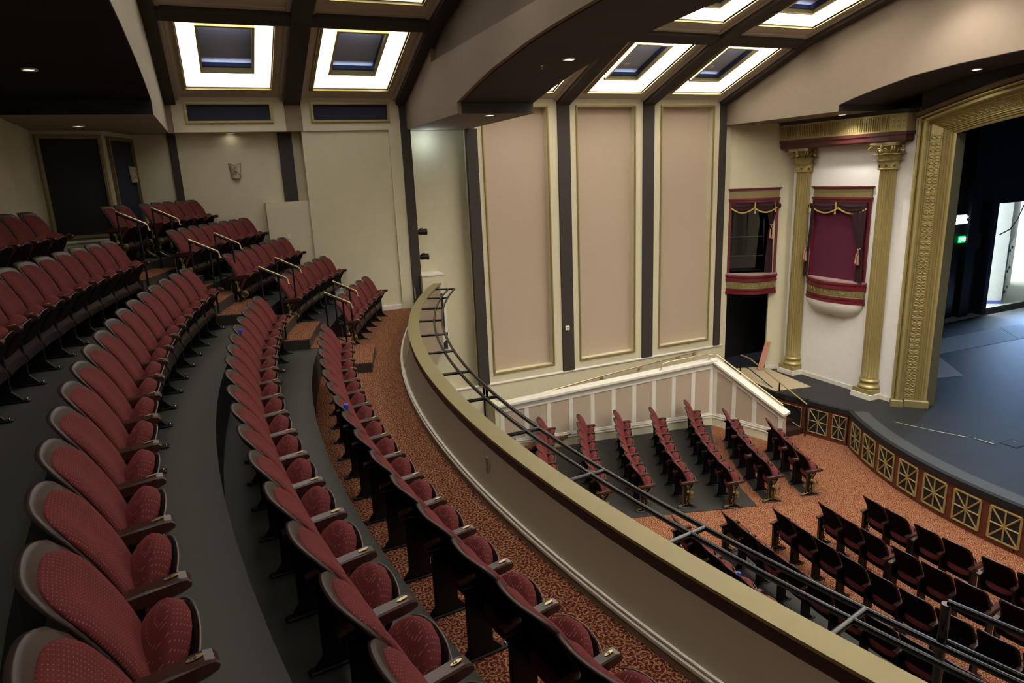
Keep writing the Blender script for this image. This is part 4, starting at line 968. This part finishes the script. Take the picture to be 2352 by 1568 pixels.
# ------------------------------------------------------------------ columns
def column(x,y,label):
    t=thing('column',label,'column',(x,y,0),R(-90))
    m=MB(); m.cbox((-.31,-.31,SZ),(.31,.31,SZ+.15),.004); m.build('white_block',WHITE,t)
    m=MB(); m.cbox((-.285,-.285,SZ+.15),(.285,.285,SZ+.27),.004); m.build('plinth',GOLD,t)
    b=SZ+.27
    m=MB(); m.lathe([(.255,0),(.285,.02),(.290,.05),(.275,.085),(.245,.10),(.245,.115),(.225,.15),(.235,.175),(.255,.185),(.262,.21),(.255,.235),(.235,.25),(.228,.27),(.225,.29)],(0,0,b),32); m.build('base',GOLD,t)
    z0=b+.29; z1=-.21; m=MB(); N=160; rows_=[(z0,.225,0),(z0+.05,.224,0),(z0+.09,.223,1)]+[(z0+.09+(z1-z0-.18)*k/8,.223-.022*(k/8)**1.5,1) for k in range(1,9)]+[(z1-.05,.2,0),(z1,.2,0)]
    vs=[];
    for z,r,f in rows_:
        for k in range(N):
            a=2*PI*k/N; fl=.034*(.5+.5*math.cos(a*20))**.8 if f else 0; vs.append(((r-fl)*math.cos(a),(r-fl)*math.sin(a),z))
    fs=[(j*N+k,j*N+(k+1)%N,(j+1)*N+(k+1)%N,(j+1)*N+k) for j in range(len(rows_)-1) for k in range(N)]
    m.add(vs,fs,True); m.build('fluted_shaft',GOLD,t)
    m=MB(); m.lathe([(.205,-.02),(.225,-.01),(.228,.01),(.215,.025),(.195,.03),(.175,.08),(.165,.2),(.17,.35),(.20,.50),(.25,.56)],(0,0,z1),28); cap=m.build('capital',GOLD,t)
    # acanthus leaves
    def leaf(a,r0,z,h,wd,out):
        m=MB(); nv=7; vs=[]
        for j in range(nv+1):
            v=j/nv; rr=r0+out*(v**2.2); zz=z+h*math.sin(min(1,v*1.08)*PI*.62)/math.sin(PI*.5); ww=wd*(.55+.6*math.sin(PI*min(1,v*.85)))*(1 if v<.9 else .55)
            for q in (-1,-.5,0,.5,1):
                rq=rr+.018*(1-abs(q))+(.012 if j%2 else 0)*abs(q); aa=a+q*ww/(2*r0)
                vs.append((rq*math.cos(aa),rq*math.sin(aa),zz-.012*abs(q)))
        fs=[(j*5+i,j*5+i+1,(j+1)*5+i+1,(j+1)*5+i) for j in range(nv) for i in range(4)]
        m.add(vs,fs,True); return m.build('acanthus_leaf',GOLD,cap)
    for k in range(8): leaf(2*PI*k/8,.20,z1+.03,.20,.15,.11)
    for k in range(8): leaf(2*PI*(k+.5)/8,.205,z1+.10,.29,.16,.16)
    for k in range(4):
        a=PI/4+k*PI/2; ca,sa=math.cos(a),math.sin(a)
        m=MB(); 
        for sd in (-1,1):
            pts=[]; 
            for j in range(16):
                th=j*.42; rr=.075-.0042*j; cx_,cz=.37,z1+.49
                px=cx_-rr*math.cos(th); pz=cz+rr*math.sin(th); pts.append((px*ca-sd*.022*sa,px*sa+sd*.022*ca,pz))
            pts=[(.21*ca-sd*.05*sa,.21*sa+sd*.05*ca,z1+.28),(.24*ca-sd*.03*sa,.24*sa+sd*.03*ca,z1+.42)]+pts
            m.tube(pts,[.013]*len(pts),6)
        m.build('volute',GOLD,cap)
        a=k*PI/2; ca,sa=math.cos(a),math.sin(a)
        m=MB()
        for sd in (-1,1):
            pts=[(.24*ca-sd*.11*sa,.24*sa+sd*.11*ca,z1+.40)]+[((.27)*ca-sd*(.07+ (.045-.004*j)*math.cos(j*.6))*sa,.27*sa+sd*(.07+(.045-.004*j)*math.cos(j*.6))*ca,z1+.47+(.045-.004*j)*math.sin(j*.6)) for j in range(9)]
            m.tube(pts,.011,5)
        m.sphere((.28*ca,.28*sa,z1+.44),.05,7,(1,1,1)); m.lathe([(.012,0),(.03,.03),(.02,.06),(.034,.08),(.01,.11)],(.28*ca,.28*sa,z1+.48),10); m.build('bud_and_scroll',GOLD,cap)
    cap.scale=(1.18,1.18,1)
    n=24; pts=[]
    for k in range(4):
        a=PI/4+k*PI/2
        pts.append((.45*math.cos(a-.09),.45*math.sin(a-.09))); pts.append((.45*math.cos(a+.09),.45*math.sin(a+.09)))
        pts.append((.30*math.cos(a+PI/4),.30*math.sin(a+PI/4)))
    m=MB(); m.prism(pts,z1+.565,z1+.60); m.prism([(p[0]*1.06,p[1]*1.06) for p in pts],z1+.60,z1+.64); m.build('abacus',GOLD,t)
column(15.77,14.85,'left fluted gold column with leafy capital, between the two opera boxes')
column(15.77,12.15,'right fluted gold column with leafy capital, next to the gold proscenium')
# entablature over the columns
t=thing('entablature','gold and dark red beam carried by the two gold columns','entablature',(0,0,0))
def entp(o): return [(15.85,15.62+o*.3),(15.42-o,15.45+o*.3),(15.42-o,11.95-o*.4),(15.62-o,11.66-o),(15.85,11.62-o)]
for z0,z1,o,mt,nm in ((.43,.47,.0,WOODR,'red_moulding'),(.47,.53,.03,WOODR,'red_moulding'),(.53,.60,.015,WOODR,'red_moulding'),(.60,.68,.05,WOODR,'red_moulding'),(.68,1.10,.03,GOLD,'gold_frieze'),(1.10,1.14,.07,BROWN,'cornice'),(1.14,1.19,.10,BROWN,'cornice')):
    m=MB(); m.prism(entp(o),z0,z1); e=m.build(nm,mt,t)
    if nm=='gold_frieze': FR=e
m=MB(); y=15.38
while y>11.98:
    x=15.39
    m.tube([(x,y-.028,1.06),(x-.012,y-.028,1.0),(x-.012,y-.028,.78),(x,y-.028,.72)],.011,5); m.tube([(x,y+.028,1.06),(x-.012,y+.028,1.0),(x-.012,y+.028,.78),(x,y+.028,.72)],.011,5)
    for z in (.80,.92,1.03): m.sphere((x,y,z),.017,5,(.6,1,1))
    y-=.125
for k in range(3):
    f=(k+.5)/3; x=15.39+.2*f; y=11.93-.29*f
    for z in (.80,.92,1.03): m.sphere((x,y,z),.02,5)
    m.tube([(x+.02,y-.04,.74),(x+.02,y-.04,1.05)],.011,5)
m.build('carved_relief',GOLD,FR,kind='stuff')
# ------------------------------------------------------------------ proscenium frame
t=thing('proscenium','tall carved gold proscenium frame around the stage opening','proscenium',(0,0,0))
pA=Vector((15.69,11.42,0)); pB=Vector((16.26,10.84,0)); dirf=(pB-pA).normalized(); nf=Vector((-dirf.y,dirf.x,0)); 
if nf.x>0: nf=-nf
Wf=(pB-pA).length
# profile across the face: (s 0..1, out)
PROF=[(0,0),(0,.10),(.03,.12),(.07,.10),(.09,.05),(.13,.14),(.19,.17),(.25,.14),(.29,.05),(.32,.04),(.34,.06),(.36,.02),(.66,.02),(.68,.06),(.71,.04),(.74,.08),(.78,.04),(.81,.07),(.84,.03),(.88,.06),(.92,.03),(.95,.05),(1,.05),(1,0)]
def tz(yy,z0,h,half): tt=(yy-YM/2)/half; return z0+h*(1-tt*tt)
# vertical post; local frame: s along dirf, out along nf
def post(mir):
    m=MB(); vs=[]; n=len(PROF)
    def P(s,o,z):
        q=pA+dirf*(s*Wf)+nf*o; y=q.y if not mir else YM-q.y; return (q.x,y,z)
    zt=lambda s: .95-.40*s
    for s,o in PROF: vs.append(P(s,o,SZ+.18))
    for s,o in PROF: vs.append(P(s,o,zt(s)))
    m.add(vs,[(k,(k+1)%n,n+(k+1)%n,n+k) for k in range(n)],False)
    po=m.build('post',GOLD,t)
    m=MB()
    for s0,s1,o in ((-.02,.33,.20),(.36,1.06,.13)):
        vs=[P(s,oo,z) for z in (SZ,SZ+.165,) for s,oo in ((s0,0),(s0,o),(s1,o),(s1,0))]+[P(s,oo,SZ+.19) for s,oo in ((s0+.02,0),(s0+.02,o-.02),(s1-.02,o-.02),(s1-.02,0))]
        m.add(vs,[(8,9,10,11)]+[(l*4+k,l*4+(k+1)%4,l*4+4+(k+1)%4,l*4+4+k) for l in (0,1) for k in range(4)],False)
    m.build('base_block',GOLDM,po)
    # inner return
    m=MB(); q=pB; yy=lambda v: v if not mir else YM-v
    m.box((q.x,yy(q.y-.0),SZ),(q.x+.35,yy(q.y+.12),.55)); m.build('inner_return',mat('olive_grey','#5c5a48',.7),po)
    m=MB(); sc,oc=.51,.02; z=SZ+.28; hw=.115
    def E(cx_,z_,o=.03): return P(sc+cx_/Wf,o,z_)
    while z<.62:
        for sx in (-1,1):
            pts=[E(sx*(.018+.085*math.sin(PI*k/8)),z-.046+.092*k/8*1.0,.034) for k in range(9)]
            m.tube([E(sx*(.056+.050*math.cos(a)),z+.040*math.sin(a),.034) for a in [2*PI*k/10 for k in range(11)]],.013,4,caps=False)
            m.sphere(E(sx*.098,z+.072,.03),.013,4)
        m.sphere(E(0,z,.035),.016,5); m.tube([E(-.022,z-.07,.03),E(0,z-.05,.038),E(.022,z-.07,.03)],.008,4); m.tube([E(0,z+.03,.03),E(0,z+.11,.03)],.007,4)
        z+=.148
    m.build('carved_band',GOLD,po,kind='stuff')
    m=MB(); z=SZ+.25
    while z<.6: m.sphere(P(.86,.04,z),.012,4); z+=.034
    m.build('bead_row',GOLD,po,kind='stuff')
post(False); post(True)
# arch across the top
def archpt(s,o,y):
    # s 0 outer .. 1 inner ; outer curve and inner curve blended, x follows the splay
    half=5.05-(.60)*s; y_=YM/2+(y)*half
    z=(.95-.40*s)+(.80-.30*s)*(1-y*y); x=pA.x+(pB.x-pA.x)*s+nf.x*o*1.0
    return (x,y_,z-o*.15)
m=MB(); n=len(PROF); NN=48; vs=[]
for i in range(NN+1):
    y=1-2*i/NN
    for s,o in PROF: vs.append(archpt(s,o,y))
m.add(vs,[(i*n+k,i*n+(k+1)%n,(i+1)*n+(k+1)%n,(i+1)*n+k) for i in range(NN) for k in range(n)],False); ar=m.build('arch',GOLD,t)
m=MB(); N2=70
for i in range(1,N2):
    y=1-2*i/N2; 
    for sgn in (.43,.51,.59): m.sphere(archpt(sgn,.03,y+ (sgn-.51)*.05),.018,4)
    m.tube([archpt(.40,.03,y+.008),archpt(.47,.036,y+.002),archpt(.56,.036,y-.006),archpt(.62,.03,y-.008)],.011,4)
m.build('carved_band',GOLD,ar,kind='stuff')
# wall above and beside the arch
m=MB(); vs=[]
for i in range(NN+1):
    y=1-2*i/NN; p=archpt(0,0,y); vs.append((p[0]+.06,p[1],p[2]-.02)); vs.append((p[0]+.06,p[1],2.4))
m.add(vs,[(2*i,2*i+1,2*i+3,2*i+2) for i in range(NN)],False)
struct('wall_proscenium',m,BROWN)
m=MB()   # cornice following the arch, ceiling shade put into its brown
for i in range(NN):
    pass
vs=[]
for i in range(NN+1):
    y=1-2*i/NN; p=archpt(0,0,y)
    for a,b in ((.06,-.02),(-.10,.02),(-.14,.10),(-.02,.16),(.06,.18)): vs.append((p[0]+a,p[1],p[2]+b))
m.add(vs,[(i*5+k,i*5+k+1,(i+1)*5+k+1,(i+1)*5+k) for i in range(NN) for k in range(4)],False); struct('cornice',m,mat('shaded_brown_gold','#55432a',.6),bpy.data.objects['wall_proscenium'])
# ------------------------------------------------------------------ backstage
m=MB(); m.box((16.32,10.97,SZ),(16.44,15.3,3)); m.box((15.86,11.5,1.2),(16.4,15.3,1.3)); struct('wall_stage_back',m,STAGEBLACK)
m=MB(); m.box((16.1,-5,2.9),(36,18,3.0)); struct('ceiling',m,BLACK)
m=MB(); m.box((35.9,-5,SZ),(36,17,3)); struct('wall_far',m,STAGEBLACK)
m=MB(); m.box((16.2,-5,SZ),(36,-4.9,3)); struct('wall_right',m,STAGEBLACK)
m=MB(); grid_wall(m,[16.2,28.3,34.5,36],[SZ,-1.88,3],[(28.3,34.5,SZ,-1.88)],17.25,17.5); ws=struct('wall_stage_side',m,STAGEBLACK)
m=MB(); m.box((28.1,16.85,SZ),(28.36,17.5,-1.8)); struct('door_jamb',m,mat('blue_black_paint','#1d2740',.6),ws)
m=MB(); m.box((26.9,17.0,SZ),(27.45,17.25,2.9)); struct('pier',m,STAGEBLACK,ws)
m=MB(); m.box((27.5,17.12,-3.6),(27.9,17.25,-3.0)); o=m.build('switch_box',mat('grey_box','#3a4048',.5)); o['label']='grey electrical box on the black stage wall beside the loading door'; o['category']='box'
m=MB(); m.tube([(27.7,17.15,-3.0),(27.7,17.15,2.5)],.03,6); m.build('conduit',STAGEBLACK,o)
m=MB(); m.cbox((25.4,17.15,SZ+.0),(26.7,17.25,-3.6),.01); struct('door_2',m,mat('black_door','#161b22',.35))
t=thing('tube_light','glowing fluorescent light fitting high on the black backstage wall','light',(26.4,17.05,-2.35))
m=MB(); m.box((-.36,0,-.16),(.36,.12,.18)); m.build('housing',PLASTIC,t)
for z in (.08,-.12): m=MB(); m.tube([(-.34,-.03,z),(.34,-.03,z)],.05,8); m.build('tube',EMF,t)
t=thing('exit_sign','green glowing exit sign below the tube light on the backstage wall','sign',(26.75,17.1,-3.15))
m=MB(); m.cbox((-.2,0,-.13),(.2,.06,.13),.01); m.build('sign_box',EMG,t)
text_mesh('lettering','EXIT',.2,.004,mat('exit_letters','#ffffff',.5,emit='#eafff0',es=3),t,(0,-.008,0),(R(90),0,0))
# loading dock beyond
m=MB(); m.box((28.3,17.5,SZ-.1),(40,24,SZ+.002)); struct('floor',m,mat('dock_floor','#b9bfb4',.7))
m=MB(); m.box((28.2,17.5,SZ),(28.3,24,1)); m.box((28.3,23.8,SZ),(40,24,1)); m.box((39.9,17.5,SZ),(40,24,1)); m.box((28.2,17.5,.9),(40,24,1)); struct('wall_dock',m,DOCKW)
m=MB(); m.prism([(29.6,18.9),(30.85,17.75),(36,20.4),(36,21.5),(30.8,19.2)],SZ,.5); wd=struct('wall_dock',m,DOCKW)
m=MB(); m.prism([(29.55,18.9),(30.85,17.70),(30.9,17.78),(29.6,19.0)],SZ,SZ+.14); struct('skirting',m,mat('violet_blue','#5a5fae',.6),wd)
d=Vector((5.15,2.65,0)).normalized()
for s0,s1 in ((.55,1.75),(1.95,3.1)):
    A=Vector((30.85,17.75,0))+d*s0; B=Vector((30.85,17.75,0))+d*s1; nn_=Vector((d.y,-d.x,0))*.03
    m=MB(); m.add([(p.x,p.y,z) for z in (SZ+.02,-3.7) for p in (A,B,B+nn_,A+nn_)],[(0,1,2,3),(7,6,5,4),(0,4,5,1),(1,5,6,2),(2,6,7,3),(3,7,4,0)],False); o=m.build('door_leaf',mat('pale_door','#d3d8d6',.5)); o['label']=('left' if s0<1 else 'right')+' pale door seen through the bright loading opening'; o['category']='door'
    for z in (-4.1,-5.0,-5.9): q=A+nn_; m=MB(); m.cbox((q.x-.02,q.y-.04,z),(q.x+.03,q.y,z+.12),.003); m.build('hinge',CHROME,o)
m=MB(); m.tube([(31.0,17.4,-1.9),(30.6,17.4,-2.6),(30.2,17.4,-3.0),(29.6,17.45,-3.2)],.025,6); o=m.build('cable',IRON); o['label']='dark cable drooping across the top of the bright loading opening'; o['category']='cable'
# black leg curtain just inside the proscenium
m=MB(); vs=[]; N3=60
for z in (SZ+.02,3):
    for i in range(N3+1):
        f=i/N3; vs.append((20.6+2.55*f+ .04*math.sin(i*1.3),15.9-.75*f+.05*math.cos(i*1.3),z))
m.add(vs,[(i,i+1,N3+2+i,N3+1+i) for i in range(N3)],True); o=m.build('leg_curtain',mat('black_velvet','#040405',.95)); o['label']='black masking curtain hanging beside the proscenium post'; o['category']='curtain'
for k,(x,y) in enumerate(((24.5,12.5),(26.5,11.5),(27.2,9.5),(29,13))):
    m=MB(); vs=[]
    for z in (-1.2+.0*k,2.9):
        for i in range(41): vs.append((x+.04*math.sin(i*1.1),y-1.2+2.4*i/40,z))
    m.add(vs,[(i,i+1,42+i,41+i) for i in range(40)],True); o=m.build('border_curtain',mat('black_border','#05070a',.9)); o['label']='black overhead stage drape, %s from the proscenium'%ORD[k+1]; o['category']='curtain'
# A-frame ladder foot at the curtain edge
t=thing('step_ladder','yellow step ladder foot showing past the black leg curtain','ladder',(22.6,15.75,SZ))
YEL=mat('yellow_fibreglass','#b9a94a',.5)
for dx in (-.3,.35):
    for dy in (-.2,.2): m=MB(); m.tube([(dx+.0,dy,0),(0,dy*.7,1.3)],.025,5); m.build('rail',YEL,t)
for z in (.3,.6,.9): m=MB(); m.box((-.3*(1-z/1.3)-.03,-.18,z),(-.3*(1-z/1.3)+.05,.18,z+.03)); m.build('tread',YEL,t)
